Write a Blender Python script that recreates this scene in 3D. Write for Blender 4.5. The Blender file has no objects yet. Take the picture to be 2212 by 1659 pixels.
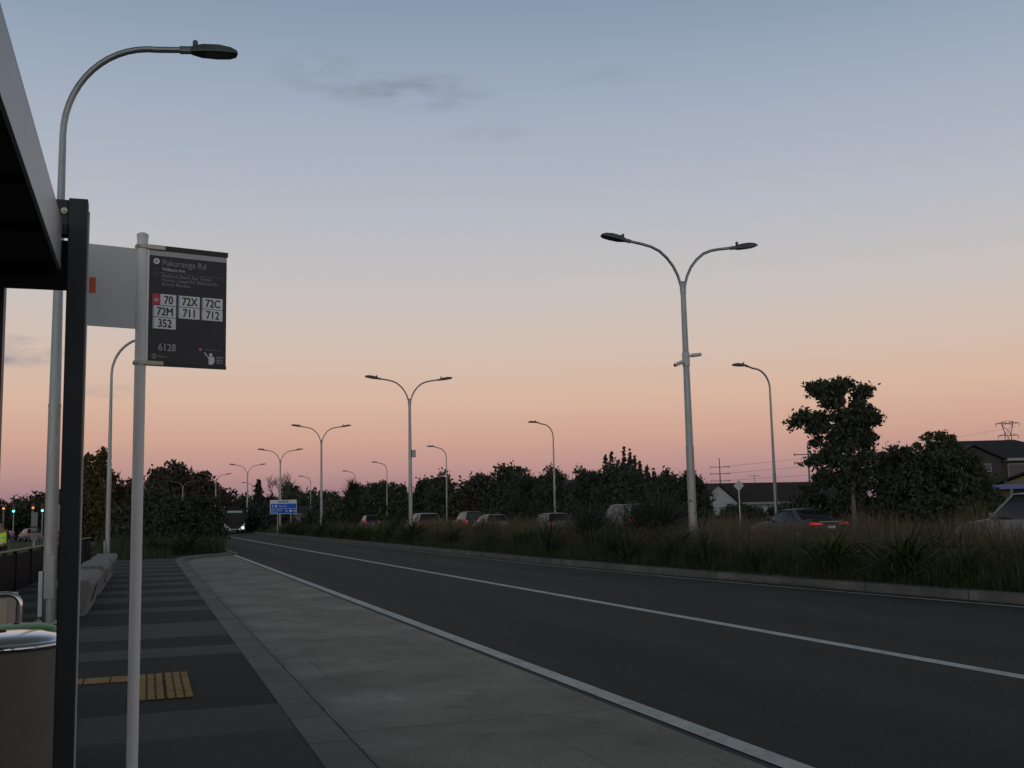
import bpy, bmesh, math, random
import numpy as np
from mathutils import Vector, Matrix
R = math.radians
random.seed(7); rng = np.random.default_rng(11)
sc = bpy.context.scene
col = sc.collection
# World frame: X = across the road (to the right), Y = along the road, Z = up, metres.
# ------------------------------------------------------------------ camera
cam_d = bpy.data.cameras.new('camera'); cam = bpy.data.objects.new('camera', cam_d); col.objects.link(cam)
cam_d.sensor_width = 36.0; cam_d.lens = 36.0*2300/2212; cam_d.clip_end = 4000; cam_d.clip_start = 0.05
yaw, pitch, roll = R(-18.93), math.atan(281/2300.0), 0.0223
Fw = Vector((0, math.cos(pitch), math.sin(pitch))); U0 = Vector((0, -math.sin(pitch), math.cos(pitch))); R0 = Vector((1, 0, 0))
cr, ur = R0*math.cos(roll)-U0*math.sin(roll), R0*math.sin(roll)+U0*math.cos(roll)
m3 = Matrix((cr, ur, -Fw)).transposed()
cam.matrix_world = Matrix.Translation((0, 0, 1.55)) @ (Matrix.Rotation(yaw, 3, 'Z') @ m3).to_4x4()
sc.camera = cam
sc.view_settings.view_transform = 'Standard'; sc.view_settings.look = 'None'
sc.view_settings.exposure = 0.0; sc.view_settings.gamma = 1.0
sc.cycles.max_bounces = 6; sc.cycles.transparent_max_bounces = 8

def lin(h):
    h = h.lstrip('#'); o = []
    for i in (0, 2, 4):
        c = int(h[i:i+2], 16)/255.0
        o.append(c/12.92 if c <= 0.04045 else ((c+0.055)/1.055)**2.4)
    return (*o, 1.0)
# ------------------------------------------------------------------ dusk sky
w = bpy.data.worlds.new('World'); sc.world = w; w.use_nodes = True
nt = w.node_tree; nt.nodes.clear(); N = nt.nodes.new; L = nt.links.new
out = N('ShaderNodeOutputWorld'); bg = N('ShaderNodeBackground'); L(bg.outputs[0], out.inputs[0])
tc = N('ShaderNodeTexCoord'); sep = N('ShaderNodeSeparateXYZ'); L(tc.outputs['Generated'], sep.inputs[0])
def mth(op, a, b=None, c=None, clamp=False):
    n = N('ShaderNodeMath'); n.operation = op; n.use_clamp = clamp
    for i, v in enumerate((a, b, c)):
        if v is None: continue
        if isinstance(v, (int, float)): n.inputs[i].default_value = v
        else: L(v, n.inputs[i])
    return n.outputs[0]
ramp = N('ShaderNodeValToRGB'); ramp.color_ramp.interpolation = 'LINEAR'
L(sep.outputs[2], ramp.inputs[0])
STOPS = [(0.0, '#78646f'), (0.010, '#88707b'), (0.022, '#9f7f84'), (0.045, '#bd938e'), (0.07, '#cea392'), (0.105, '#d8b49f'),
         (0.150, '#d3beb0'), (0.205, '#c8c1be'), (0.28, '#b5bac4'), (0.37, '#a0acbd'), (0.46, '#8397ad'), (0.60, '#59616c'), (0.80, '#444a4c'), (1.0, '#3c4141')]
el = ramp.color_ramp.elements
el[0].position, el[0].color = STOPS[0][0], lin(STOPS[0][1]); el[1].position, el[1].color = STOPS[-1][0], lin(STOPS[-1][1])
for p, h in STOPS[1:-1]:
    e = el.new(p); e.color = lin(h)
# afterglow low in the sky behind the camera, where the sun has set
back = mth('MULTIPLY', mth('ADD', mth('MULTIPLY', sep.outputs[0], -0.45), mth('MULTIPLY', sep.outputs[1], -0.89)), 1.0, clamp=True)
low = mth('SUBTRACT', 1.0, mth('MULTIPLY', mth('ABSOLUTE', sep.outputs[2]), 1.6), clamp=True)
glow = mth('MULTIPLY', mth('POWER', back, 1.5), mth('POWER', low, 2.6))
gcol = N('ShaderNodeMixRGB'); gcol.blend_type = 'ADD'; gcol.inputs[2].default_value = (1.05, 1.10, 1.10, 1)
L(glow, gcol.inputs[0]); L(ramp.outputs[0], gcol.inputs[1])
# thin grey clouds
def patch(ax, elv, rx, rz):     # ellipse round a direction (azimuth from +Y towards +X, elevation)
    a, e = R(ax), R(elv)
    d = Vector((math.sin(a)*math.cos(e), math.cos(a)*math.cos(e), math.sin(e))); s = Vector((math.cos(a), -math.sin(a), 0)); u = s.cross(d)
    def dot(v):
        n = N('ShaderNodeVectorMath'); n.operation = 'DOT_PRODUCT'; n.inputs[1].default_value = v; L(tc.outputs['Generated'], n.inputs[0]); return n.outputs['Value']
    q = mth('ADD', mth('POWER', mth('ABSOLUTE', mth('DIVIDE', dot(s), rx)), 2.0), mth('POWER', mth('ABSOLUTE', mth('DIVIDE', dot(u), rz)), 2.0))
    f = mth('MULTIPLY', mth('GREATER_THAN', dot(d), 0.0), mth('SUBTRACT', 1.0, q, clamp=True))
    return f
tot = None
for args in [(13.6, 22.3, .085, .020), (8.5, 23.2, .045, .022), (24.0, 23.0, .05, .016), (-6.5, 8.4, .050, .016), (-1.8, 6.6, .03, .008), (18, 20.2, .05, .012)]:
    p_ = patch(*args); k = {13.6: 1.0, 8.5: .6, 24.0: .25, -6.5: 1.2, -1.8: .55, 18: .25}[args[0]]
    p_ = mth('MULTIPLY', p_, k); tot = p_ if tot is None else mth('ADD', tot, p_)
mp = N('ShaderNodeMapping'); mp.inputs['Scale'].default_value = (9, 9, 34); L(tc.outputs['Generated'], mp.inputs[0])
nz = N('ShaderNodeTexNoise'); nz.inputs['Scale'].default_value = 2.0; nz.inputs['Detail'].default_value = 6; L(mp.outputs[0], nz.inputs['Vector'])
wisp = mth('MULTIPLY', mth('MULTIPLY', mth('SUBTRACT', nz.outputs[0], 0.40), 3.2, clamp=True), tot, clamp=True)
wisp = mth('MULTIPLY', wisp, 0.80)
cm = N('ShaderNodeMixRGB'); cm.inputs[2].default_value = lin('#7a828f'); L(wisp, cm.inputs[0]); L(gcol.outputs[0], cm.inputs[1])
L(cm.outputs[0], bg.inputs[0]); bg.inputs[1].default_value = 1.0
# no direct sun: it has set behind the camera; a very faint, very soft lamp stands for the brightest part of the afterglow
sd = bpy.data.lights.new('sun', 'SUN'); sd.energy = 0.05; sd.angle = R(50); sd.color = (1, .93, .86)
so = bpy.data.objects.new('sun', sd); col.objects.link(so)
so.rotation_euler = Vector((0.42, 0.85, -0.30)).to_track_quat('-Z', 'Y').to_euler()

# ------------------------------------------------------------------ materials
MATS = {}
def mat(name, c, rough=0.7, metal=0.0, spec=0.5, var=0.0, scale=8.0, stretch=None, emit=None, bump=0.0, island=0.0, c2=None, trans=0.0, alpha=None):
    if name in MATS: return MATS[name]
    m = bpy.data.materials.new(name); m.use_nodes = True; t = m.node_tree; b = t.nodes['Principled BSDF']
    b.inputs['Base Color'].default_value = (*c, 1); b.inputs['Roughness'].default_value = rough
    b.inputs['Metallic'].default_value = metal; b.inputs['Specular IOR Level'].default_value = spec
    if trans: b.inputs['Transmission Weight'].default_value = trans
    src = None
    tcx = t.nodes.new('ShaderNodeTexCoord'); mpx = t.nodes.new('ShaderNodeMapping'); t.links.new(tcx.outputs['Object'], mpx.inputs[0])
    if stretch: mpx.inputs['Scale'].default_value = stretch
    if var or bump:
        n = t.nodes.new('ShaderNodeTexNoise'); n.inputs['Scale'].default_value = scale; n.inputs['Detail'].default_value = 8; n.inputs['Roughness'].default_value = .65
        t.links.new(mpx.outputs[0], n.inputs['Vector'])
        if var:
            r = t.nodes.new('ShaderNodeValToRGB'); r.color_ramp.elements[0].position = .3; r.color_ramp.elements[1].position = .7
            a = c2 or tuple(x*(1+var) for x in c)
            r.color_ramp.elements[0].color = (*[x*(1-var) for x in c], 1); r.color_ramp.elements[1].color = (*a, 1)
            t.links.new(n.outputs[0], r.inputs[0]); src = r.outputs[0]
        if bump:
            bp = t.nodes.new('ShaderNodeBump'); bp.inputs['Strength'].default_value = bump; bp.inputs['Distance'].default_value = .02
            t.links.new(n.outputs[0], bp.inputs['Height']); t.links.new(bp.outputs[0], b.inputs['Normal'])
    if island:
        g = t.nodes.new('ShaderNodeNewGeometry'); mr = t.nodes.new('ShaderNodeMapRange'); mr.inputs['To Min'].default_value = 1-island; mr.inputs['To Max'].default_value = 1+island
        t.links.new(g.outputs['Random Per Island'], mr.inputs[0])
        hs = t.nodes.new('ShaderNodeHueSaturation'); t.links.new(mr.outputs[0], hs.inputs['Value'])
        if src: t.links.new(src, hs.inputs['Color'])
        else: hs.inputs['Color'].default_value = (*c, 1)
        src = hs.outputs[0]
    if src: t.links.new(src, b.inputs['Base Color'])
    if emit:
        b.inputs['Emission Color'].default_value = (*emit[:3], 1); b.inputs['Emission Strength'].default_value = emit[3]
    MATS[name] = m; return m

galv = mat('galvanised_steel', (.27, .30, .30), .42, .8, var=.18, scale=14, stretch=(1, 1, .15))
lampm = mat('lamp_head_grey', (.07, .08, .08), .5, .2)
lens_off = mat('lamp_lens', (.10, .10, .10), .3)
white_pole = mat('painted_white_steel', (.66, .68, .68), .45, var=.06, scale=5)
sh_dark = mat('shelter_charcoal', (.014, .022, .030), .45, spec=.3, var=.15, scale=5)
sh_fascia = mat('shelter_fascia', (.34, .36, .38), .4, .15, var=.08, scale=3)
sh_soffit = mat('shelter_soffit', (.012, .012, .012), .7, var=.2, scale=3)
black = mat('black_plastic', (.015, .015, .016), .5)
signdk = mat('sign_charcoal', (.030, .030, .034), .55, var=.12, scale=6)
signgrey = mat('sign_grey_back', (.52, .55, .56), .5, var=.05, scale=3)
signwhite = mat('sign_white', (.80, .82, .84), .5)
signink = mat('sign_ink', (.02, .022, .03), .6)
signtxt = mat('sign_text_grey', (.42, .43, .44), .6)
signtxt2 = mat('sign_text_dim', (.26, .27, .28), .6)
red_m = mat('sign_red', (.55, .05, .09), .5); blue_t = mat('tile_blue', (.10, .26, .50), .5); pink_m = mat('tile_pink', (.60, .25, .42), .5)
orange_m = mat('sticker_orange', (.55, .09, .03), .6)
cream_m = mat('bracket_cream', (.55, .53, .42), .5)
steel = mat('polished_steel', (.62, .62, .63), .14, 1.0, var=.05, scale=4)
binbody = mat('bin_grey_panel', (.135, .138, .122), .5, var=.10, scale=6)
greenlid = mat('green_lid', (.03, .22, .02), .45, var=.1, scale=6)
creamcab = mat('cream_cabinet', (.36, .33, .26), .6, var=.08, scale=5)
fence_blk = mat('black_fence', (.008, .008, .009), .75, spec=.1, var=.3, scale=3, stretch=(1, 1, .1))
timber = mat('timber_rail', (.36, .27, .18), .8, var=.2, scale=10)
stone = mat('concrete_bench', (.20, .20, .20), .85, var=.22, scale=7, bump=.5)
trunkm = mat('bark', (.075, .065, .055), .9, var=.35, scale=12, stretch=(1, 1, .2), bump=.4)
barkpale = mat('bark_pale', (.13, .115, .095), .9, var=.3, scale=12, stretch=(1, 1, .2))
def leafm(n, c, isl=.45): return mat(n, tuple(1.22*x for x in c), .75, spec=.25, island=isl)
leaf_dk = leafm('leaf_dark', (.042, .054, .032)); leaf_mid = leafm('leaf_mid', (.046, .062, .028)); leaf_grey = leafm('leaf_grey_green', (.046, .058, .044))
leaf_aut = leafm('leaf_autumn', (.072, .056, .022)); leaf_blk = leafm('leaf_blackish', (.030, .038, .026)); leaf_brn = leafm('leaf_brown', (.052, .046, .034))
flaxm = mat('flax_blade', (.048, .082, .022), .7, spec=.15, island=.5); flax2 = mat('flax_dull', (.042, .058, .024), .75, spec=.15, island=.5)
toe = mat('toetoe_blade', (.034, .052, .030), .6, island=.4)
g_green = mat('grass_green', (.050, .066, .022), .8, island=.55); g_brown = mat('grass_brown', (.115, .075, .048), .85, island=.45)
g_tan = mat('grass_seed', (.135, .108, .064), .9, island=.45)
glass_car = mat('car_glass', (.012, .014, .017), .12, spec=.35)
tyre_m = mat('tyre_rubber', (.012, .012, .012), .8); rim_m = mat('wheel_alloy', (.35, .36, .37), .35, .8)
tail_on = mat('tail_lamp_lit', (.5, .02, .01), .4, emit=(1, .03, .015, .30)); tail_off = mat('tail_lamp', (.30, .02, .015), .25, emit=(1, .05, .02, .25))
brake_on = mat('brake_lamp_lit', (.6, .02, .01), .4, emit=(1, .06, .04, 9))
chrome = mat('chrome_trim', (.6, .6, .6), .2, 1.0)
plate_m = mat('number_plate', (.55, .55, .52), .5)
paints = {k: mat('paint_'+k, c,      .35, spec=.35) for k, c in dict(white=(.30, .315, .32), cream=(.22, .215, .19), silver=(.15, .165, .175), blue=(.016, .020, .028), grey=(.16, .17, .18), darkgreen=(.03, .04, .04), red=(.14, .02, .015), pearl=(.25, .26, .27)).items()}

def surf(name, c, rough, bigscale, bigvar, fine, finescale, extra=None, stretch=(1, 1, 1)):
    """ground material: two octaves of noise plus an optional extra builder"""
    m = bpy.data.materials.new(name); m.use_nodes = True; t = m.node_tree; b = t.nodes['Principled BSDF']; b.inputs['Roughness'].default_value = rough; b.inputs['Specular IOR Level'].default_value = .15
    nn = t.nodes.new; ln = t.links.new
    tcx = nn('ShaderNodeTexCoord'); mpx = nn('ShaderNodeMapping'); mpx.inputs['Scale'].default_value = stretch; ln(tcx.outputs['Object'], mpx.inputs[0])
    n1 = nn('ShaderNodeTexNoise'); n1.inputs['Scale'].default_value = bigscale; n1.inputs['Detail'].default_value = 6; ln(mpx.outputs[0], n1.inputs['Vector'])
    n2 = nn('ShaderNodeTexNoise'); n2.inputs['Scale'].default_value = finescale; n2.inputs['Detail'].default_value = 4; ln(tcx.outputs['Object'], n2.inputs['Vector'])
    r1 = nn('ShaderNodeMapRange'); r1.inputs['From Min'].default_value = .3; r1.inputs['From Max'].default_value = .7; r1.inputs['To Min'].default_value = 1-bigvar; r1.inputs['To Max'].default_value = 1+bigvar; ln(n1.outputs[0], r1.inputs[0])
    r2 = nn('ShaderNodeMapRange'); r2.inputs['From Min'].default_value = .3; r2.inputs['From Max'].default_value = .7; r2.inputs['To Min'].default_value = 1-fine; r2.inputs['To Max'].default_value = 1+fine; ln(n2.outputs[0], r2.inputs[0])
    mu = nn('ShaderNodeMath'); mu.operation = 'MULTIPLY'; ln(r1.outputs[0], mu.inputs[0]); ln(r2.outputs[0], mu.inputs[1]); val = mu.outputs[0]
    if extra: val = extra(t, tcx, val)
    hs = nn('ShaderNodeVectorMath'); hs.operation = 'SCALE'; hs.inputs[0].default_value = c; ln(val, hs.inputs['Scale']); ln(hs.outputs[0], b.inputs['Base Color'])
    bp = nn('ShaderNodeBump'); bp.inputs['Strength'].default_value = .35; bp.inputs['Distance'].default_value = .01; ln(n2.outputs[0], bp.inputs['Height']); ln(bp.outputs[0], b.inputs['Normal'])
    MATS[name] = m; return m
def joints(period, width, axis=1, depth=.45, offset=0.0, slabvar=0.0):
    def f(t, tcx, val):
        nn = t.nodes.new; ln = t.links.new
        s = nn('ShaderNodeSeparateXYZ'); ln(tcx.outputs['Object'], s.inputs[0])
        a = nn('ShaderNodeMath'); a.operation = 'ADD'; a.inputs[1].default_value = offset+1000*period; ln(s.outputs[axis], a.inputs[0])
        d = nn('ShaderNodeMath'); d.operation = 'DIVIDE'; d.inputs[1].default_value = period; ln(a.outputs[0], d.inputs[0])
        fr = nn('ShaderNodeMath'); fr.operation = 'FRACT'; ln(d.outputs[0], fr.inputs[0])
        lt = nn('ShaderNodeMath'); lt.operation = 'LESS_THAN'; lt.inputs[1].default_value = width/period; ln(fr.outputs[0], lt.inputs[0])
        sc_ = nn('ShaderNodeMath'); sc_.operation = 'MULTIPLY_ADD'; sc_.inputs[1].default_value = -depth; sc_.inputs[2].default_value = 1; ln(lt.outputs[0], sc_.inputs[0])
        mm = nn('ShaderNodeMath'); mm.operation = 'MULTIPLY'; ln(val, mm.inputs[0]); ln(sc_.outputs[0], mm.inputs[1])
        o = mm.outputs[0]
        if slabvar:
            fl = nn('ShaderNodeMath'); fl.operation = 'FLOOR'; ln(d.outputs[0], fl.inputs[0])
            wn = nn('ShaderNodeTexWhiteNoise'); wn.noise_dimensions = '1D'; ln(fl.outputs[0], wn.inputs['W'])
            mr = nn('ShaderNodeMapRange'); mr.inputs['To Min'].default_value = 1-slabvar; mr.inputs['To Max'].default_value = 1+slabvar; ln(wn.outputs[0], mr.inputs[0])
            m2 = nn('ShaderNodeMath'); m2.operation = 'MULTIPLY'; ln(o, m2.inputs[0]); ln(mr.outputs[0], m2.inputs[1]); o = m2.outputs[0]
        return o
    return f
def tracks(t, tcx, val):
    nn = t.nodes.new; ln = t.links.new
    def noise(sc_, st_, lo_, hi_, a, b_):
        mp_ = nn('ShaderNodeMapping'); mp_.inputs['Scale'].default_value = st_; ln(tcx.outputs['Object'], mp_.inputs[0])
        n = nn('ShaderNodeTexNoise'); n.inputs['Scale'].default_value = sc_; n.inputs['Detail'].default_value = 7; n.inputs['Roughness'].default_value = .65; ln(mp_.outputs[0], n.inputs['Vector'])
        r = nn('ShaderNodeMapRange'); r.inputs['From Min'].default_value = lo_; r.inputs['From Max'].default_value = hi_; r.inputs['To Min'].default_value = a; r.inputs['To Max'].default_value = b_; ln(n.outputs[0], r.inputs[0]); return r.outputs[0]
    # wheel paths 1.7 m apart, slightly polished and paler; drips and scuffs between them
    s_ = nn('ShaderNodeSeparateXYZ'); ln(tcx.outputs['Object'], s_.inputs[0])
    w_ = nn('ShaderNodeMath'); w_.operation = 'MULTIPLY_ADD'; w_.inputs[1].default_value = 2*math.pi/1.85; w_.inputs[2].default_value = .6; ln(s_.outputs[0], w_.inputs[0])
    sn = nn('ShaderNodeMath'); sn.operation = 'SINE'; ln(w_.outputs[0], sn.inputs[0])
    ma = nn('ShaderNodeMath'); ma.operation = 'MULTIPLY_ADD'; ma.inputs[1].default_value = .08; ma.inputs[2].default_value = 1; ln(sn.outputs[0], ma.inputs[0])
    o = val
    for x in (ma.outputs[0], noise(.9, (1, .12, 1), .38, .62, .86, 1.10), noise(5, (1, .5, 1), .62, .75, 1.0, .72), noise(11, (1, .45, 1), .3, .7, .84, 1.16), noise(60, (1, .6, 1), .60, .75, 1.0, 1.7)):
        m_ = nn('ShaderNodeMath'); m_.operation = 'MULTIPLY'; ln(o, m_.inputs[0]); ln(x, m_.inputs[1]); o = m_.outputs[0]
    return o
asph = surf('asphalt', (.0455, .0460, .0405), .85, .5, .14, .34, 45, tracks, stretch=(1, .15, 1))
asph2 = surf('asphalt_far', (.050, .052, .055), .85, .5, .1, .2, 30)
pathdk = surf('path_dark_asphalt', (.038, .039, .034), .88, 1.2, .15, .30, 60)
pathlt = surf('path_exposed_concrete', (.088, .091, .080), .85, 1.2, .14, .28, 60)
kerbm = surf('kerb_concrete', (.178, .182, .164), .85, 1.5, .16, .2, 40, joints(.92, .018, 1, .6, .3, .10))
kerbm2 = surf('median_kerb_concrete', (.14, .14, .13), .85, 1.5, .3, .2, 30, joints(2.4, .03, 1, .5, .1, .10))
def bay_extra(t, tcx, val):
    val = joints(6.0, .03, 1, .35, 4.05, .10)(t, tcx, val)
    nn = t.nodes.new; ln = t.links.new
    # long tyre and oil streaks, roughly across the slab, darker towards the kerb where water lies
    mp_ = nn('ShaderNodeMapping'); mp_.inputs['Scale'].default_value = (.8, .75, 1); mp_.inputs['Rotation'].default_value = (0, 0, R(12)); ln(tcx.outputs['Object'], mp_.inputs[0])
    n = nn('ShaderNodeTexNoise'); n.inputs['Scale'].default_value = 1.1; n.inputs['Detail'].default_value = 7; n.inputs['Roughness'].default_value = .6; ln(mp_.outputs[0], n.inputs['Vector'])
    r = nn('ShaderNodeMapRange'); r.inputs['From Min'].default_value = .36; r.inputs['From Max'].default_value = .64; r.inputs['To Min'].default_value = .76; r.inputs['To Max'].default_value = 1.12; ln(n.outputs[0], r.inputs[0])
    mm = nn('ShaderNodeMath'); mm.operation = 'MULTIPLY'; ln(val, mm.inputs[0]); ln(r.outputs[0], mm.inputs[1]); o = mm.outputs[0]
    for sc_, st_, f0, f1, a, c_ in ((1.0, (9, .28, 1), .60, .72, 1, .80), (2.2, (1, .8, 1), .60, .70, 1, .78), (.9, (1, .45, 1), .58, .66, 1, 1.22), (14, (1, 1, 1), .64, .70, 1, .72)):   # tyre scuffs, oil marks, pale wash, spots
        m2 = nn('ShaderNodeMapping'); m2.inputs['Scale'].default_value = st_; m2.inputs['Location'].default_value = (sc_, 3*sc_, 0); ln(tcx.outputs['Object'], m2.inputs[0])
        n2 = nn('ShaderNodeTexNoise'); n2.inputs['Scale'].default_value = sc_; n2.inputs['Detail'].default_value = 8; n2.inputs['Roughness'].default_value = .6; ln(m2.outputs[0], n2.inputs['Vector'])
        r2 = nn('ShaderNodeMapRange'); r2.inputs['From Min'].default_value = f0; r2.inputs['From Max'].default_value = f1; r2.inputs['To Min'].default_value = a; r2.inputs['To Max'].default_value = c_; ln(n2.outputs[0], r2.inputs[0])
        m3_ = nn('ShaderNodeMath'); m3_.operation = 'MULTIPLY'; ln(o, m3_.inputs[0]); ln(r2.outputs[0], m3_.inputs[1]); o = m3_.outputs[0]
    return o
baym = surf('bay_concrete', (.265, .258, .220), .82, .6, .14, .2, 50, bay_extra)
def worn(t, tcx, val):
    nn = t.nodes.new; ln = t.links.new
    n = nn('ShaderNodeTexNoise'); n.inputs['Scale'].default_value = 5; n.inputs['Detail'].default_value = 12; n.inputs['Roughness'].default_value = .75; ln(tcx.outputs['Object'], n.inputs['Vector'])
    r = nn('ShaderNodeMapRange'); r.inputs['From Min'].default_value = .36; r.inputs['From Max'].default_value = .52; r.inputs['To Min'].default_value = .72; r.inputs['To Max'].default_value = 1; ln(n.outputs[0], r.inputs[0])
    mm = nn('ShaderNodeMath'); mm.operation = 'MULTIPLY'; ln(val, mm.inputs[0]); ln(r.outputs[0], mm.inputs[1]); return mm.outputs[0]
linem = surf('road_paint', (.56, .58, .55), .7, 1.5, .12, .12, 60, worn)
edgem = surf('edge_paint', (.42, .42, .37), .7, 1.5, .25, .15, 60, worn)
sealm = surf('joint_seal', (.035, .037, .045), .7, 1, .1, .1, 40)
tactm = surf('tactile_yellow', (.33, .215, .075), .75, 4, .15, .15, 40)
lawnm = surf('lawn_green', (.040, .080, .018), .9, .6, .25, .5, 25)
earthm = surf('verge_soil', (.030, .030, .018), .95, .8, .3, .4, 12)

# ------------------------------------------------------------------ object helpers
def tag(o, label=None, cat=None, group=None, kind=None):
    if label: o['label'] = label
    if cat: o['category'] = cat
    if group: o['group'] = group
    if kind: o['kind'] = kind
    return o
def empty(name, loc=(0, 0, 0), rz=0, label=None, cat=None, group=None):
    o = bpy.data.objects.new(name, None); col.objects.link(o); o.location = loc; o.rotation_euler = (0, 0, rz); o.empty_display_size = .2
    return tag(o, label, cat, group)
class MB:
    def __init__(s): s.v = []; s.f = []; s.mi = []
    def add(s, vs, fs, mi=0):
        n = len(s.v); s.v += [tuple(v) for v in vs]; s.f += [tuple(i+n for i in f) for f in fs]; s.mi += [mi]*len(fs)
    def box(s, x0, x1, y0, y1, z0, z1, mi=0):
        s.add([(x0, y0, z0), (x1, y0, z0), (x1, y1, z0), (x0, y1, z0), (x0, y0, z1), (x1, y0, z1), (x1, y1, z1), (x0, y1, z1)],
              [(0, 3, 2, 1), (4, 5, 6, 7), (0, 1, 5, 4), (1, 2, 6, 5), (2, 3, 7, 6), (3, 0, 4, 7)], mi)
    def hexa(s, p, mi=0):       # 8 points, bottom loop then top loop
        s.add(p, [(0, 3, 2, 1), (4, 5, 6, 7), (0, 1, 5, 4), (1, 2, 6, 5), (2, 3, 7, 6), (3, 0, 4, 7)], mi)
    def tube(s, pts, rad, seg=10, mi=0, cap=True):
        pts = [Vector(p) for p in pts]; n = len(pts)
        if not hasattr(rad, '__len__'): rad = [rad]*n
        ref = None; vs = []
        for i, p in enumerate(pts):
            d = (pts[min(i+1, n-1)]-pts[max(i-1, 0)]).normalized()
            if ref is None:
                ref = Vector((0, 0, 1)).cross(d)
                if ref.length < .1: ref = Vector((1, 0, 0))
            a = (ref-d*ref.dot(d)).normalized(); ref = a; b = d.cross(a)
            for k in range(seg):
                t = 2*math.pi*k/seg; vs.append(p+(a*math.cos(t)+b*math.sin(t))*rad[i])
        fs = [(i*seg+k, i*seg+(k+1) % seg, (i+1)*seg+(k+1) % seg, (i+1)*seg+k) for i in range(n-1) for k in range(seg)]
        if cap: fs += [tuple(reversed(range(seg))), tuple(range((n-1)*seg, n*seg))]
        s.add(vs, fs, mi)
    def lathe(s, prof, seg=32, c=(0, 0, 0), mi=0):
        vs = [(c[0]+r*math.cos(2*math.pi*k/seg), c[1]+r*math.sin(2*math.pi*k/seg), c[2]+z) for r, z in prof for k in range(seg)]
        n = len(prof); fs = [(i*seg+k, i*seg+(k+1) % seg, (i+1)*seg+(k+1) % seg, (i+1)*seg+k) for i in range(n-1) for k in range(seg)]
        if prof[0][0] > 1e-6: fs.append(tuple(reversed(range(seg))))
        if prof[-1][0] > 1e-6: fs.append(tuple(range((n-1)*seg, n*seg)))
        s.add(vs, fs, mi)
    def prism(s, poly, a, b, axis=1, mi=0):   # polygon (u,w) extruded from a to b; axis=1: u=x,w=z along y; 0: u=y,w=z along x; 2: u=x,w=y along z
        def P(u, w_, t): return {1: (u, t, w_), 0: (t, u, w_), 2: (u, w_, t)}[axis]
        n = len(poly); vs = [P(u, w_, a) for u, w_ in poly]+[P(u, w_, b) for u, w_ in poly]
        s.add(vs, [tuple(range(n)), tuple(reversed(range(n, 2*n)))]+[(i, (i+1) % n, n+(i+1) % n, n+i) for i in range(n)], mi)
    def build(s, name, mats, parent=None, smooth=False, bevel=0, sub=0, angle=35):
        me = bpy.data.meshes.new(name); me.from_pydata(s.v, [], s.f)
        if not isinstance(mats, (list, tuple)): mats = [mats]
        for m in mats: me.materials.append(m)
        me.polygons.foreach_set('material_index', s.mi)
        bm = bmesh.new(); bm.from_mesh(me); bmesh.ops.recalc_face_normals(bm, faces=bm.faces); bm.to_mesh(me); bm.free()
        if smooth: me.shade_smooth(); me.set_sharp_from_angle(angle=R(angle))
        o = bpy.data.objects.new(name, me); col.objects.link(o); o.parent = parent
        if bevel:
            b = o.modifiers.new('bevel', 'BEVEL'); b.width = bevel; b.segments = 2; b.limit_method = 'ANGLE'
        if sub:
            b = o.modifiers.new('sub', 'SUBSURF'); b.levels = sub; b.render_levels = sub
        return o
def bulk(name, V, F, m, parent=None, smooth=False):
    """V (n,3) array, F (k,4) array -> mesh quickly"""
    me = bpy.data.meshes.new(name); V = np.asarray(V, np.float32); F = np.asarray(F, np.int32); q = F.shape[1]
    me.vertices.add(len(V)); me.vertices.foreach_set('co', V.ravel()); me.loops.add(F.size); me.loops.foreach_set('vertex_index', F.ravel())
    me.polygons.add(len(F)); me.polygons.foreach_set('loop_start', np.arange(0, F.size, q, dtype=np.int32)); me.update(calc_edges=True); me.validate()
    me.materials.append(m)
    o = bpy.data.objects.new(name, me); col.objects.link(o); o.parent = parent
    return o
def kids(o): return [c for c in bpy.data.objects if c.parent == o]
def copy_tree(o, loc=None, rz=None, scale=None, label=None, parent=None, top=True):
    c = o.copy(); col.objects.link(c); c.parent = parent
    for ch in kids(o): copy_tree(ch, parent=c, top=False)
    if top:
        if loc is not None: c.location = loc
        if rz is not None: c.rotation_euler = (0, 0, rz)
        if scale is not None: c.scale = scale if hasattr(scale, '__len__') else (scale,)*3
        if label: c['label'] = label
    return c
def place(o, loc, rz=0, scale=None):
    o.location = loc; o.rotation_euler = (0, 0, rz)
    if scale is not None: o.scale = scale if hasattr(scale, '__len__') else (scale,)*3
    return o

# ------------------------------------------------------------------ setting: ground, roads, kerbs
def off(t): return -(max(t-125, 0)**2)/1120.0
EK = [(-10, 14.6), (0, 13.9), (8, 13.25), (13, 12.8), (19, 12.3), (24, 12.0), (33, 11.75), (45, 11.85), (59, 12.0), (500, 12.0)]
def ek(t):
    return float(np.interp(t, [a for a, b in EK], [b for a, b in EK]))
def strip(name, s0, s1, t0, t1, z, m, step=2.0, kind='structure', parent=None, skirt=0.0):
    f0 = s0 if callable(s0) else (lambda t: s0); f1 = s1 if callable(s1) else (lambda t: s1)
    n = max(2, int((t1-t0)/step)+1); ts = np.linspace(t0, t1, n); b = MB(); vs = []; fs = []
    for t in ts: vs += [(f0(t)+off(t), t, z), (f1(t)+off(t), t, z)]
    for i in range(n-1): fs.append((2*i, 2*i+1, 2*i+3, 2*i+2))
    if skirt:
        k = len(vs); vs += [(x, y, zz-skirt) for x, y, zz in vs]
        for i in range(n-1): fs += [(2*i, 2*i+2, k+2*i+2, k+2*i), (2*i+1, k+2*i+1, k+2*i+3, 2*i+3)]
        fs += [(0, k, k+1, 1), (2*n-2, 2*n-1, k+2*n-1, k+2*n-2)]
    b.add(vs, fs); o = b.build(name, m, parent)
    if kind and not parent: o['kind'] = kind
    return o
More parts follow.
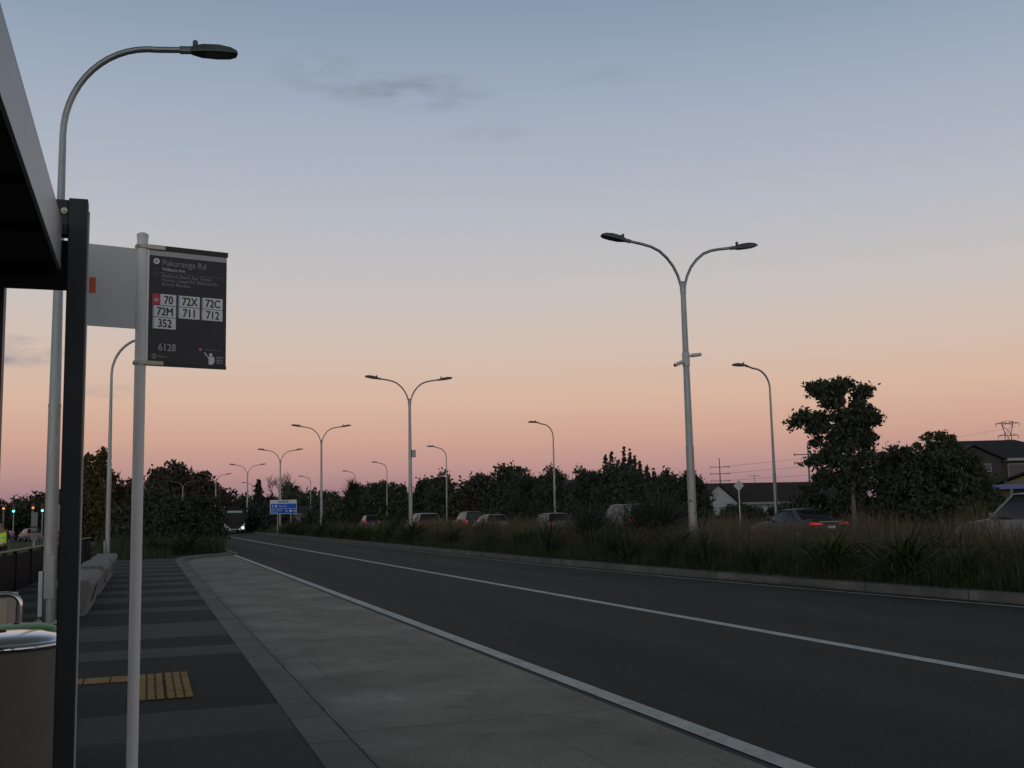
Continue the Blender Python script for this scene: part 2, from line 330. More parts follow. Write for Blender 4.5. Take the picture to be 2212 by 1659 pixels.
g = MB(); g.add([(-1500, -400, -.06), (1800, -400, -.06), (1800, 2500, -.06), (-1500, 2500, -.06)], [(0, 1, 2, 3)]); g.build('ground', earthm)['kind'] = 'structure'
strip('lawn', -120, -3.3, 8, 118, -.03, lawnm, 110)
strip('bus_road', 3.70, lambda t: ek(t)+.02, -15, 420, 0.0, asph)
strip('side_street', -160, 3.5, 120, 131, -.02, asph2, 11)
strip('bus_bay', 1.27, 3.56, -15, 49, .004, baym, 1.0)
strip('gutter_strip', lambda t: 1.275, lambda t: 1.392+.035*max(0, math.sin(t*1.7)*math.sin(t*.63+1)-.6)+.004*math.sin(t*7.1), -15, 43, .0085, sealm, .25)  # narrow dark strip along the kerb foot, outer edge slightly wavy
strip('bay_joint_line', 3.56, 3.70, -15, 49, .002, sealm, 1.0)
strip('edge_line', 3.63, 3.80, -15, 50, .008, linem, 1.0)
strip('centre_line', 7.36, 7.53, -15, 420, .004, linem, 1.0)
strip('median_edge_line', lambda t: ek(t)-.44, lambda t: ek(t)-.34, -10, 300, .004, edgem, 1.0)
strip('left_edge_line', 3.95, 4.07, 52, 300, .004, edgem, 2.0)
strip('median_kerb', ek, lambda t: ek(t)+.28, -12, 300, .15, kerbm2, 1.0, skirt=.2)
def mound(u): return .12+.14*math.sin(math.pi*min(max(u, 0), 1))**.8
ms = MB(); ts = np.linspace(-12, 420, 217); nu = 9; vs = []
for t in ts:
    e0 = ek(t)+.28
    for j in range(nu): u = j/(nu-1); vs.append((e0+(16.2-e0)*u+off(t), t, mound(u) if 0 < j < nu-1 else .12))
ms.add(vs, [(i*nu+j, i*nu+j+1, (i+1)*nu+j+1, (i+1)*nu+j) for i in range(len(ts)-1) for j in range(nu-1)]); ms.build('median_soil', earthm, smooth=True)['kind'] = 'structure'
strip('far_median_kerb', 16.2, 16.4, -12, 420, .16, kerbm2, 2.0, skirt=.2)
strip('main_road', 16.4, 28.2, -30, 420, .05, asph2, 2.0)
strip('main_road_lane_line', 20.1, 20.22, -30, 420, .055, edgem, 2.0)
strip('main_road_second_lane_line', 24.1, 24.22, -30, 420, .055, edgem, 2.0)
strip('far_kerb', 28.2, 28.4, -30, 420, .18, kerbm2, 2.0, skirt=.2)
strip('far_verge', 28.4, 60, -30, 420, .15, lawnm, 4.0)
strip('kerb', 1.0, 1.27, -15, 43.0, .125, kerbm, 1.0, skirt=.2)
# kerb return at the far end of the bay
b = MB(); pin = [(1.0, 43.0), (1.35, 45.8), (2.1, 47.8), (3.0, 49.2), (3.45, 50.4), (3.60, 53.0)]; pout = [(1.27, 43.0), (1.60, 45.2), (2.3, 47.2), (3.15, 48.6), (3.66, 50.2), (3.86, 53.0)]
n = len(pin); vs = [(x, y, .125) for x, y in pin]+[(x, y, .125) for x, y in pout]+[(x, y, -.07) for x, y in pin]+[(x, y, -.07) for x, y in pout]; fs = []
for i in range(n-1): fs += [(i, n+i, n+i+1, i+1), (i, i+1, 2*n+i+1, 2*n+i), (n+i, 3*n+i, 3*n+i+1, n+i+1)]
b.add(vs, fs); b.build('kerb_return', kerbm)['kind'] = 'structure'
strip('left_road_kerb', 3.62, 3.86, 53, 300, .125, kerbm2, 2.0, skirt=.2)
strip('planting_bed', -2.4, 3.62, 53, 118, .10, earthm, 4.0, skirt=.15)
b = MB(); b.add([(-2.4, 44.4, .10), (1.1, 44.4, .10), (1.35, 45.8, .10), (2.1, 47.8, .10), (3.0, 49.2, .10), (3.45, 50.4, .10), (3.6, 53, .10), (-2.4, 53, .10)], [tuple(range(8))]); b.build('planting_bed_end', earthm)['kind'] = 'structure'
# footpath with dark and pale bands
edges = [-15, -11, -8.5, -4, -1.5, 3.0, 4.6, 7.66, 8.73, 12.2, 13.05, 14.2, 16.2, 18.3, 19.2, 20.7, 22.0, 23.3, 24.3, 25.9, 26.8, 28.2, 29.6, 30.8, 32.0, 33.6, 34.6, 36.2, 37.6, 39.0, 40.5, 42.0, 43.9]
dk = [0, 1, 0, 1, 0, 1, 2, 0, 1, 0, 1, 0, 1, 0, 1, 0, 1, 0, 1, 0, 1, 0, 1, 0, 1, 0, 1, 0, 1, 0, 1, 0]
pathmid = surf('path_mid_concrete', (.068, .070, .061), .86, 1.2, .14, .28, 60)
b = MB()
for i in range(len(edges)-1): b.add([(-3.3, edges[i], .12), (1.0, edges[i], .12), (1.0, edges[i+1], .12), (-3.3, edges[i+1], .12)], [(0, 1, 2, 3)], dk[i])
b.add([(-3.3, -15, -.07), (-3.3, 43.9, -.07), (-3.3, 43.9, .12), (-3.3, -15, .12)], [(0, 1, 2, 3)], 0)
b.add([(-3.3, 43.9, -.07), (1.0, 43.9, -.07), (1.0, 43.9, .12), (-3.3, 43.9, .12)], [(0, 1, 2, 3)], 0)
b.build('footpath', [pathlt, pathdk, pathmid])['kind'] = 'structure'
# tactile paving
tact2 = surf('tactile_groove', (.12, .085, .035), .8, 4, .15, .15, 40)
t = empty('tactile_paving', (0, 0, .124), label='yellow ribbed tactile paving tiles in the dark band of the footpath', cat='tactile paving')
def tactile(x0, x1, y0, y1, ribs, rid):
    q = MB(); q.box(x0, x1, y0, y1, 0, .004, 1 if rid else 0)
    for i in range(ribs):
        c = x0+(x1-x0)*(i+.5)/ribs; hw = (x1-x0)/ribs*.36
        if rid:
            for j in range(3): q.box(c-hw, c+hw, y0+.008+(y1-y0-.01)*j/3, y0-.012+(y1-y0-.01)*(j+1)/3, .004, .010)
    return q.build('tile', [tactm, tact2], t, bevel=0)
for i in range(2):
    for j in range(4): tactile(-.05+.225*i, .165+.225*i, 9.32+.39*j, 9.695+.39*j, 3, True)
for i in range(4): tactile(-.97+.228*i, -.755+.228*i, 10.50, 10.86, 1, False)
strip('path_end_tactile_line', -1.2, .9, 43.45, 43.6, .124, tactm, 1)

# ------------------------------------------------------------------ street lamps
def lamp_head(parent, p, dx, tilt, photocell=True):
    """flat LED head whose neck is at p, reaching dx=+1/-1 along local x"""
    h = MB(); ca, sa = math.cos(tilt), math.sin(tilt)
    def T(u, y, z): return (p[0]+dx*(u*ca-z*sa), p[1]+y, p[2]+u*sa+z*ca)
    st_ = [(-.02, .04, -.035, .035), (.06, .085, -.05, .06), (.2, .15, -.055, .085), (.45, .17, -.05, .095), (.65, .15, -.04, .07), (.74, .10, -.025, .035), (.76, .03, -.008, .008)]
    vs = []; 
    for u, w_, zb, zt in st_: vs += [T(u, -w_, zb), T(u, w_, zb), T(u, w_, zt*.5), T(u, w_*.6, zt), T(u, -w_*.6, zt), T(u, -w_, zt*.5)]
    n = len(st_); fs = [(i*6+k, i*6+(k+1) % 6, (i+1)*6+(k+1) % 6, (i+1)*6+k) for i in range(n-1) for k in range(6)]+[(5, 4, 3, 2, 1, 0), tuple(range((n-1)*6, n*6))]
    h.add(vs, fs); hd = h.build('lamp_head', lampm, parent, smooth=True, angle=50)
    l_ = MB(); l_.hexa([T(.25, -.11, -.056), T(.6, -.1, -.048), T(.6, .1, -.048), T(.25, .11, -.056), T(.25, -.11, -.045), T(.6, -.1, -.035), T(.6, .1, -.035), T(.25, .11, -.045)]); l_.build('lens', lens_off, hd)
    if photocell:
        q = MB(); c = T(.09, 0, .04); q.lathe([(.042, 0), (.042, .11), (.03, .125), (0, .125)], 10, c); q.build('photocell', lampm, hd, smooth=True)
    return hd
def arc(x0, z0, rx, rz, n=12): return [(x0+rx*(1-math.cos(math.pi/2*i/n)), z0+rz*math.sin(math.pi/2*i/n)) for i in range(n+1)]
def pole_parts(root, h, r0, r1):
    b = MB(); b.tube([(0, 0, 0), (0, 0, 1.6), (0, 0, 3.2)], [r0, r0*.97, r0*.93], 14); b.tube([(0, 0, 3.2), (0, 0, 3.215), (0, 0, h)], [r0*.93, r0*.89, r1], 14, cap=False)
    b.lathe([(r0*.93+.004, 3.17), (r0*.93+.004, 3.215)], 14); po = b.build('pole', galv, root, smooth=True)
    q = MB(); q.box(-.19, .19, -.19, .19, 0, .025)
    for sx in (-.14, .14):
        for sy in (-.14, .14): q.lathe([(.018, .025), (.018, .06), (0, .062)], 6, (sx, sy, 0))
    q.build('base_plate', galv, root)
    q = MB(); q.box(-.07, .07, -r0-.012, -r0+.02, .35, 1.0); q.build('access_cover', galv, root, bevel=.006)
    return po
def arm(root, pts, r, dx):
    b = MB(); b.tube([(dx*x, 0, z) for x, z in pts], r, 10); b.build('arm', galv, root, smooth=True)
    x, z = pts[-1]; x2, z2 = pts[-2]
    q = MB(); q.tube([(dx*(x-.10), 0, z-.10*(z-z2)/(x-x2)), (dx*(x+.08), 0, z+.08*(z-z2)/(x-x2))], r+.014, 10); q.build('clamp', galv, root, smooth=True)
def make_single(reach=1.80, rad=1.65, label='', tiltz=.05, topz=9.04):
    root = empty('street_lamp', label=label, cat='street lamp', group='single arm lamps along the roads')
    top = topz; z0 = top-rad
    pole_parts(root, z0, .095, .050)
    pts = arc(0, z0, rad*.82, rad-.1, 14); pts = [(0, z0-.02)]+pts; x, z = pts[-1]; pts += [(reach, z+tiltz)]
    arm(root, pts, .05, 1); lamp_head(root, (reach+.05, 0, z+tiltz+.01), 1, .03, True)
    return root
def make_double(label):
    root = empty('double_street_lamp', label=label, cat='street lamp', group='double arm lamps down the planted median')
    pole_parts(root, 7.7, .12, .075)
    b = MB(); b.lathe([(.08, 7.62), (.085, 7.7), (.08, 7.85), (.06, 7.98)], 14); b.build('arm_collar', galv, root, smooth=True)
    for dx in (-1, 1):
        pts = [(.045, 7.6), (.06, 7.85), (.15, 8.15), (.29, 8.42), (.48, 8.65), (.71, 8.84), (.97, 8.95), (1.25, 9.01), (1.52, 9.05), (1.72, 9.08)]
        arm(root, pts, .042, dx); lamp_head(root, (dx*1.76, 0, 9.09), dx, .14)
    return root
dl = make_double('nearest double armed steel lamp on the planted median, carrying two security cameras')
place(dl, (14.5, 26.9, .12))
cc = MB(); cc.tube([(0, 0, 5.52), (0, 0, 5.9)], .11, 12); cl_ = cc.build('camera_bracket', signgrey, dl, smooth=True)
for dx, tl, dz in ((-1, -.35, 5.6), (1, .1, 5.8)):
    cc = MB(); cc.tube([(dx*.10, -.05, dz), (dx*.2, -.05, dz+.02)], .03, 8); cc.tube([(dx*.16, -.05, dz+.02), (dx*.42, -.1, dz+.02+tl*.3)], [.055, .05], 12); cc.build('security_camera', signgrey, dl, smooth=True)
    cc = MB(); cc.tube([(dx*.42, -.1, dz+.02+tl*.3), (dx*.435, -.1, dz+.02+tl*.31)], .04, 12); cc.build('camera_lens', black, dl)
dlabels = [(13.8, 58.0, 'second nearest double armed lamp on the median, with a small box on its pole'),
 (13.7, 89.5, 'third double armed lamp on the median, right of the blue direction sign'),
 (13.9, 120.5, 'fourth double armed lamp on the median, rising directly behind the blue direction sign'),
 (13.8+off(152), 153, 'fifth double armed lamp on the median, between the bus and the blue sign'),
 (13.8+off(184), 184, 'sixth double armed lamp, its arms just over the trees above the bus'),
 (13.8+off(216), 216, 'farthest double armed lamp, faint against the big round tree')]
for i, (x, y, lb) in enumerate(dlabels):
    c = make_double(lb) if i == 0 else copy_tree(base2, (x, y, .12), label=lb)
    if i == 0:
        base2 = c; place(c, (x, y, .12))
        c = c
base_box = None
q = MB(); q.box(.09, .31, -.1, .1, 4.7, 5.1)
# the box belongs to the second lamp only
q.build('equipment_box', galv, base2, bevel=.01)
sl = make_single(label='tall near street lamp with single arm, standing beside the bus shelter')
place(sl, (-1.34, 17.2, .12), R(0))
q = MB(); q.box(-.145, -.085, -.07, .07, .10, .75); q.build('junction_box', signgrey, sl, bevel=.008)
copy_tree(sl, (-1.47, 45.6, .1), 0, (1, 1, 1), label='second left street lamp, rising behind the bus stop pole past the concrete benches')
copy_tree(sl, (-.3, 222, .1), R(180), label='small distant left street lamp beyond the red car')
rl = [(31.1, 48.6, 'nearest single armed lamp beyond the main road, left of the tall dark tree'),
      (31.8, 82.5, 'single armed lamp between the median trees and the spiky cypress'),
      (30.8, 112.5, 'single armed lamp just right of the second double lamp'),
      (31.2, 145, 'single armed lamp over the trees left of the second double lamp'),
      (31.8, 172, 'distant single armed lamp between the second and third double lamps'),
      (31.5+off(192), 192, 'distant single armed lamp right behind the third double lamp'),
      (28.5+off(222), 222, 'very distant single armed lamp behind the blue sign'),
      (28+off(254), 254, 'farthest single armed lamp over the dark trees above the bus')]
r0_ = None
for x, y, lb in rl:
    if r0_ is None:
        r0_ = make_single(1.38, 1.15, lb, .14, 8.85); place(r0_, (x, y, .15), R(180))
    else: copy_tree(r0_, (x, y, .15), label=lb)

# ------------------------------------------------------------------ bus shelter
sh = empty('bus_shelter', (-1.2, 2.0, .12), label='dark steel bus shelter with pale roof fascia along the left edge', cat='bus shelter')
def S(b): # shelter parts are drawn in world coordinates
    b.v = [(x+1.2, y-2.0, z-.12) for x, y, z in b.v]; return b
def post(x0, x1, y0, y1, z1, glaz=False):
    b = MB(); b.box(x0, x1, y0, y1, .12, z1); return S(b).build('post', sh_dark, sh, bevel=.005)
p1 = post(-.400, -.310, 5.60, 5.70, 3.17)
b = MB(); b.box(-.3095, -.3035, 5.655, 5.675, .12, 3.12); S(b).build('glazing_strip', signgrey, sh)
post(-.80, -.70, 5.78, 5.88, 2.76); post(-1.95, -1.87, 5.60, 5.70, 2.8); post(-.40, -.31, -1.6, -1.5, 3.17); post(-1.95, -1.87, -1.6, -1.5, 2.8)
b = MB(); b.box(-2.2, -.445, -3.0, 5.60, 2.83, 2.98); S(b).build('roof', sh_soffit, sh)
b = MB(); b.box(-.443, -.428, -3.0, 5.60, 2.80, 3.035); b.box(-2.2, -.428, -3.0, 5.6, 3.036, 3.046); S(b).build('fascia', sh_fascia, sh)
b = MB(); b.box(-2.1, -.401, 5.62, 5.70, 2.985, 3.165); S(b).build('top_beam', sh_dark, sh, bevel=.004)
b = MB(); b.box(-2.1, -.395, 5.72, 5.84, 2.745, 2.98); S(b).build('end_beam', sh_soffit, sh)
b = MB(); 
for i in range(12): b.box(-2.1, -.46, -2.6+.68*i, -2.57+.68*i, 2.80, 2.829)
S(b).build('roof_batten', sh_soffit, sh)
b = MB(); b.tube([(-.4205, 5.62, 3.105), (-.4205, 5.607, 3.105)], .016, 14); S(b).build('washer', cream_m, sh)
b = MB(); b.tube([(-.4205, 5.608, 3.105), (-.4205, 5.598, 3.105)], .008, 6); S(b).build('bolt', galv, sh)
b = MB(); b.box(-1.93, -1.89, -1.5, 5.6, .3, 2.3); S(b).build('back_panel', sh_soffit, sh)
b = MB(); b.box(-1.75, -1.35, -.5, 4.2, .55, .6); S(b).build('bench_seat', timber, sh, bevel=.01)
b = MB(); b.box(-1.6, -1.5, 0, .08, .12, .55); b.box(-1.6, -1.5, 3.6, 3.68, .12, .55); S(b).build('bench_leg', sh_dark, sh)

# ------------------------------------------------------------------ text helper
FONT = None
def text(body, size, m, parent, loc, name='lettering', bold=0.0, align='LEFT', sx=1.0, rot=None, ext=.0006, fat=0):
    c = bpy.data.curves.new('t', 'FONT'); c.body = body; c.size = size; c.align_x = align; c.offset = bold; c.extrude = ext; c.resolution_u = 3; c.space_line = .92
    tmp = bpy.data.objects.new('t', c); col.objects.link(tmp); dg = bpy.context.evaluated_depsgraph_get()
    me = bpy.data.meshes.new_from_object(tmp.evaluated_get(dg)); bpy.data.objects.remove(tmp); me.materials.clear(); me.materials.append(m); me.name = name
    if fat:
        vs = [v.co.copy() for v in me.vertices]; fs = [tuple(p.vertices) for p in me.polygons]; n_ = len(vs)
        me = bpy.data.meshes.new(name); me.from_pydata(vs+[v+Vector((fat, 0, .0002)) for v in vs]+[v+Vector((fat*.5, fat*.5, .0004)) for v in vs], [], fs+[tuple(i+n_ for i in f) for f in fs]+[tuple(i+2*n_ for i in f) for f in fs]); me.materials.append(m)
    o = bpy.data.objects.new(name, me); col.objects.link(o); o.parent = parent; o.location = loc; o.scale = (sx, 1, 1)
    o.rotation_euler = rot or (R(90), 0, 0)
    return o
# ------------------------------------------------------------------ bus stop sign
bs = empty('bus_stop_sign', (-.055, 6.47, .12), R(13), label='white round bus stop pole with charcoal route panel and plain grey panel', cat='bus stop sign')
b = MB(); b.tube([(0, 0, 0), (0, 0, 3.09)], .0315, 24); b.lathe([(.0315, 3.09), (.0335, 3.095), (.0335, 3.11), (.02, 3.118), (0, 3.119)], 24); b.build('pole', white_pole, bs, smooth=True)
PW, PH = .462, .712; px0, pz0 = .035, 2.335     # panel left / bottom, local
fb = MB(); fb.box(px0, px0+PW, -.012, .012, pz0, pz0+PH); pan = fb.build('route_panel', signdk, bs, bevel=.002)
yy = -.0125
def U(u): return px0+PW*u
def Vv(v): return pz0+PH*(1-v)
def rect(name, u0, u1, v0, v1, m, lift=.0015, par=pan):
    q = MB(); q.box(U(u0), U(u1), yy-lift, yy, Vv(v1), Vv(v0)); return q.build(name, m, par)
rect('top_rail', -.005, 1.01, -.005, .036, black, .008); rect('header_stripe', 0.0, .995, .038, .082, signtxt, .002)
rect('bottom_rail', -.005, 1.0, .975, 1.006, black, .008); rect('side_edge', -.030, .004, .03, .985, signwhite, .004)
def disc(name, u, v, r, m, lift, hole=0):
    q = MB(); q.tube([(U(u), yy-lift, Vv(v)), (U(u), yy, Vv(v))], r, 24); return q.build(name, m, pan)
disc('bus_symbol_disc', .095, .128, .0175, signwhite, .002)
q = MB(); q.box(U(.095)-.008, U(.095)+.008, yy-.003, yy-.0021, Vv(.128)-.007, Vv(.128)+.009); q.build('bus_symbol', signdk, pan, bevel=.001)
q = MB(); q.box(U(.095)-.006, U(.095)+.006, yy-.0038, yy-.0031, Vv(.128)-.001, Vv(.128)+.006); q.build('bus_symbol_window', signwhite, pan)
T = lambda s, u, v, size, m, bold=0.0, sx=1.0, al='LEFT', nm='lettering', y=None, fat=0: text(s, size, m, pan, (U(u), (yy-.0015) if y is None else y, Vv(v)), nm, bold, al, sx, fat=fat)
T('Pakuranga Rd', .165, .160, .053, signtxt2, .0004, .90); T('Williams Ave', .165, .204, .027, signtxt, .0003, .92, fat=.0008); T('from', .065, .200, .011, signtxt2)
rect('rule', .06, .95, .2205, .2225, signtxt2); T('towards', .045, .245, .011, signtxt2)
T('Bucklands Beach, East Tamaki,\nHowick, Chapel Rd, Millhouse Dr,\nBotany, Manukau', .165, .258, .0275, signtxt2, .0003, .88)
cx = [(.055, .348), (.372, .650), (.672, .948)]
routes = [('70', 0, 0, 'red'), ('72X', 1, 0, 'b'), ('72C', 2, 0, 'b'), ('72M', 0, 1, 'b'), ('711', 1, 1, 'b'), ('712', 2, 1, 'p'), ('352', 0, 2, 'b')]
for rt, ci, ri, kx in routes:
    u0, u1 = cx[ci]; v0 = .402+.0985*ri; v1 = v0+.0935
    rect('route_tile', u0, u1, v0, v1, signwhite, .002)
    if kx == 'red':
        rect('route_tile_band', u0-.004, u0+.095, v0-.001, v1+.001, red_m, .003); T('»»', u0+.018, v0+.063, .030, signwhite, .0006, .8, y=yy-.0036); uc = (u0+.10+u1)/2
    else:
        for k in range(6): rect('route_tile_band', u0, u0+.018, v0+(v1-v0)*(k+.1)/6, v0+(v1-v0)*(k+.85)/6, pink_m if kx == 'p' else blue_t, .003)
        uc = (u0+.018+u1)/2
    T(rt, uc-.003, v0+.080, .068, signink, 0, .80, 'CENTER', 'route_number', yy-.0026, .0032)
T('Stop', .05, .835, .010, signtxt2); T('6128', .13, .874, .060, signtxt, .0003, .86, fat=.0018)
disc('operator_disc', .085, .922, .0155, signtxt2, .002); T('AT', .085, .930, .017, signdk, .0006, .9, 'CENTER', y=yy-.0026); T('Metro', .135, .932, .021, signtxt2, .0002)
disc('zone_dot', .665, .846, .0082, pink_m, .002); T('in Manukau North', .705, .853, .0145, signtxt2)
# hailing figure
disc('hailing_figure_head', .80, .885, .0095, signwhite, .002)
q = MB(); hx, hz = U(.80), Vv(.895)
q.prism([(hx-.016, hz-.004), (hx+.018, hz-.004), (hx+.022, hz-.012), (hx+.022, hz-.040), (hx+.014, hz-.040), (hx+.014, hz-.052), (hx-.012, hz-.052), (hx-.012, hz-.022), (hx-.030, hz+.014), (hx-.035, hz+.021), (hx-.040, hz+.016), (hx-.036, hz+.008)], yy-.002, yy)
q.build('hailing_figure_body', signwhite, pan)
T('please\nsignal\ndriver', .870, .912, .0175, signtxt, .0003)
for z_ in (pz0+PH-.012, pz0+.012):
    b = MB(); b.box(-.02, .125, -.030, .016, z_-.012, z_+.012); b.tube([(0, 0, z_-.012), (0, 0, z_+.012)], .040, 20); b.build('bracket', cream_m, bs, bevel=.002)
    b = MB(); b.tube([(-.035, -.045, z_), (-.035, .02, z_)], .006, 8); b.build('bracket_bolt', galv, bs)
b = MB(); b.box(-.315, -.030, -.004, .004, 2.545, 3.02); bp_ = b.build('blank_panel', signgrey, bs, bevel=.001)
b = MB(); b.box(-.29, -.255, -.006, -.0045, 2.735, 2.825); b.build('red_sticker', orange_m, bp_)

# ------------------------------------------------------------------ bins, hoops, cabinet
def make_bin(label, lidm, bodym, name):
    root = empty(name, label=label, cat='litter bin')
    b = MB(); b.lathe([(.31, 0), (.32, .02), (.325, .1), (.325, .72)], 48); b.build('body', bodym, root, smooth=True)
    b = MB(); b.lathe([(.33, .715), (.345, .72), (.350, .735), (.345, .75), (.325, .760), (.31, .757), (.305, .765), (.27, .785), (.20, .802), (.10, .810), (0, .812)], 64); ld = b.build('lid', lidm, root, smooth=True, angle=60)
    b = MB(); b.box(-.04, .0, -.02, .02, .806, .822); b.build('lid_lock', black, ld, bevel=.003)
    return root
bn = make_bin('round grey litter bin with shiny domed steel lid beside the shelter post', steel, binbody, 'litter_bin'); place(bn, (-.775, 7.03, .12))
bn2 = make_bin('round bin with bright green lid hidden behind the steel lidded bin', greenlid, binbody, 'recycling_bin'); place(bn2, (-.84, 8.35, .12), 0, (.86, .86, .915))
hp = empty('steel_hoop', (-.99, 9.9, .12), label='polished tubular steel hoop just behind the green lidded bin', cat='bike hoop', group='steel hoops')
b = MB(); b.tube([(0, 0, 0), (0, 0, .76)]+[(-.1*(1-math.cos(math.pi/2*i/6)), 0, .76+.1*math.sin(math.pi/2*i/6)) for i in range(1, 7)]+[(-.65, 0, .86)]+[(-.65-.1*math.sin(math.pi/2*i/6), 0, .86-.1*(1-math.cos(math.pi/2*i/6))) for i in range(1, 7)]+[(-.75, 0, 0)], .022, 14); b.build('tube', steel, hp, smooth=True)
for dx in (0, -.75):
    b = MB(); b.lathe([(.05, 0), (.05, .012), (.023, .014)], 16, (dx, 0, 0)); b.build('foot_flange', steel, hp)
hp2 = copy_tree(hp, (-1.75, 12.5, .12), R(0), label='second steel hoop farther along, at the left edge in front of the black fence')
b = MB(); cb = empty('utility_cabinet', (-1.45, 10.7, .12), label='cream utility cabinet behind the steel hoop at the left edge', cat='cabinet')
b.box(-.35, .32, -.22, .22, 0, .80); b.box(-.37, .34, -.24, .24, .80, .82); b.build('body', creamcab, cb, bevel=.01)
b = MB(); b.box(-.33, .30, -.235, -.222, .06, .76); dd = b.build('door', creamcab, cb, bevel=.004)
b = MB(); b.box(.2, .24, -.25, -.235, .38, .5); b.build('handle', black, dd)

# ------------------------------------------------------------------ black fence and concrete benches, picket fence
fe = empty('black_panel_fence', (-2.5, 33, .12), label='low black solid panel fence with timber top rail between footpath and lawn', cat='fence')
fa, fb_ = Vector((-3.15, 14.0)), Vector((-2.10, 45.2)); nseg = 13
for i in range(nseg):
    a = fa.lerp(fb_, i/nseg); c = fa.lerp(fb_, (i+1)/nseg); q = MB()
    q.hexa([(a.x, a.y, .06), (c.x, c.y-.06, .06), (c.x+.03, c.y-.06, .06), (a.x+.03, a.y, .06), (a.x, a.y, .86), (c.x, c.y-.06, .86), (c.x+.03, c.y-.06, .86), (a.x+.03, a.y, .86)])
    q.v = [(x+2.5, y-33, z-.12+.06) for x, y, z in q.v]; q.build('panel', fence_blk, fe)
    q = MB(); q.box(a.x-.03, a.x+.05, a.y-.06, a.y-.005, .12, 1.0); q.v = [(x+2.5, y-33, z-.12) for x, y, z in q.v]; q.build('post', fence_blk, fe)
q = MB(); q.hexa([(fa.x-.02, fa.y, .995), (fb_.x-.02, fb_.y, .995), (fb_.x+.07, fb_.y, .995), (fa.x+.07, fa.y, .995), (fa.x-.02, fa.y, 1.02), (fb_.x-.02, fb_.y, 1.02), (fb_.x+.07, fb_.y, 1.02), (fa.x+.07, fa.y, 1.02)])
q.v = [(x+2.5, y-33, z-.12) for x, y, z in q.v]; q.build('top_rail', timber, fe)
def bench(y0, y1, lb, seedv):
    root = empty('concrete_bench', (-1.05, (y0+y1)/2, .12), label=lb, cat='bench', group='concrete benches along the footpath')
    r_ = random.Random(seedv); b = MB(); n = 9; hl = (y1-y0)/2; vs = []
    for i in range(n):
        y = -hl+2*hl*i/(n-1); e = min(i, n-1-i)/(n-1)
        hh = .58+r_.uniform(-.02, .02); wt = (.29 if 0 < i < n-1 else .25); wb = (.17 if 0 < i < n-1 else .13); yb = y*.90
        vs += [(-wb, yb, 0), (wb, yb, 0), (wb+.05, yb*1.02, hh*.45), (wt, y, hh*.86), (wt-.04, y, hh), (-wt+.04, y, hh), (-wt, y, hh*.86), (-wb-.05, yb*1.02, hh*.45)]
    fs = [(i*8+k, i*8+(k+1) % 8, (i+1)*8+(k+1) % 8, (i+1)*8+k) for i in range(n-1) for k in range(8)]+[tuple(reversed(range(8))), tuple(range((n-1)*8, n*8))]
    b.add(vs, fs); b.build('seat_block', stone, root, smooth=True, bevel=.012, angle=30)
    # patch of shadow put in as a thin dark slab, on the side facing the road
    q = MB(); q.hexa([(.16, -hl*.42, .14), (.20, -hl*.42, .14), (.20, -hl*.1, .14), (.16, -hl*.1, .14), (.22, -hl*.42, .42), (.272, -hl*.42, .42), (.272, -hl*.1, .42), (.22, -hl*.1, .42)]); q.build('shade_patch', pathdk, root)
bench(17.9, 21.9, 'nearest rough concrete bench block, right of the shelter post', 1)
bench(23.0, 27.4, 'middle rough concrete bench block along the footpath', 2)
bench(28.2, 32.6, 'farthest rough concrete bench block, in front of the second lamp', 3)
pf = empty('picket_fence', (-5, 84, 0), label='low pale picket fence behind the autumn trees', cat='fence')
q = MB()
for i in range(30): q.box(-2.6+.17*i, -2.52+.17*i, -.01, .01, .0, .75)
q.build('picket', mat('picket_pale', (.16, .15, .14), .8), pf); q = MB(); q.box(-2.6, 2.5, .012, .04, .5, .58); q.build('rail', mat('picket_pale', (.16, .15, .14), .8), pf)

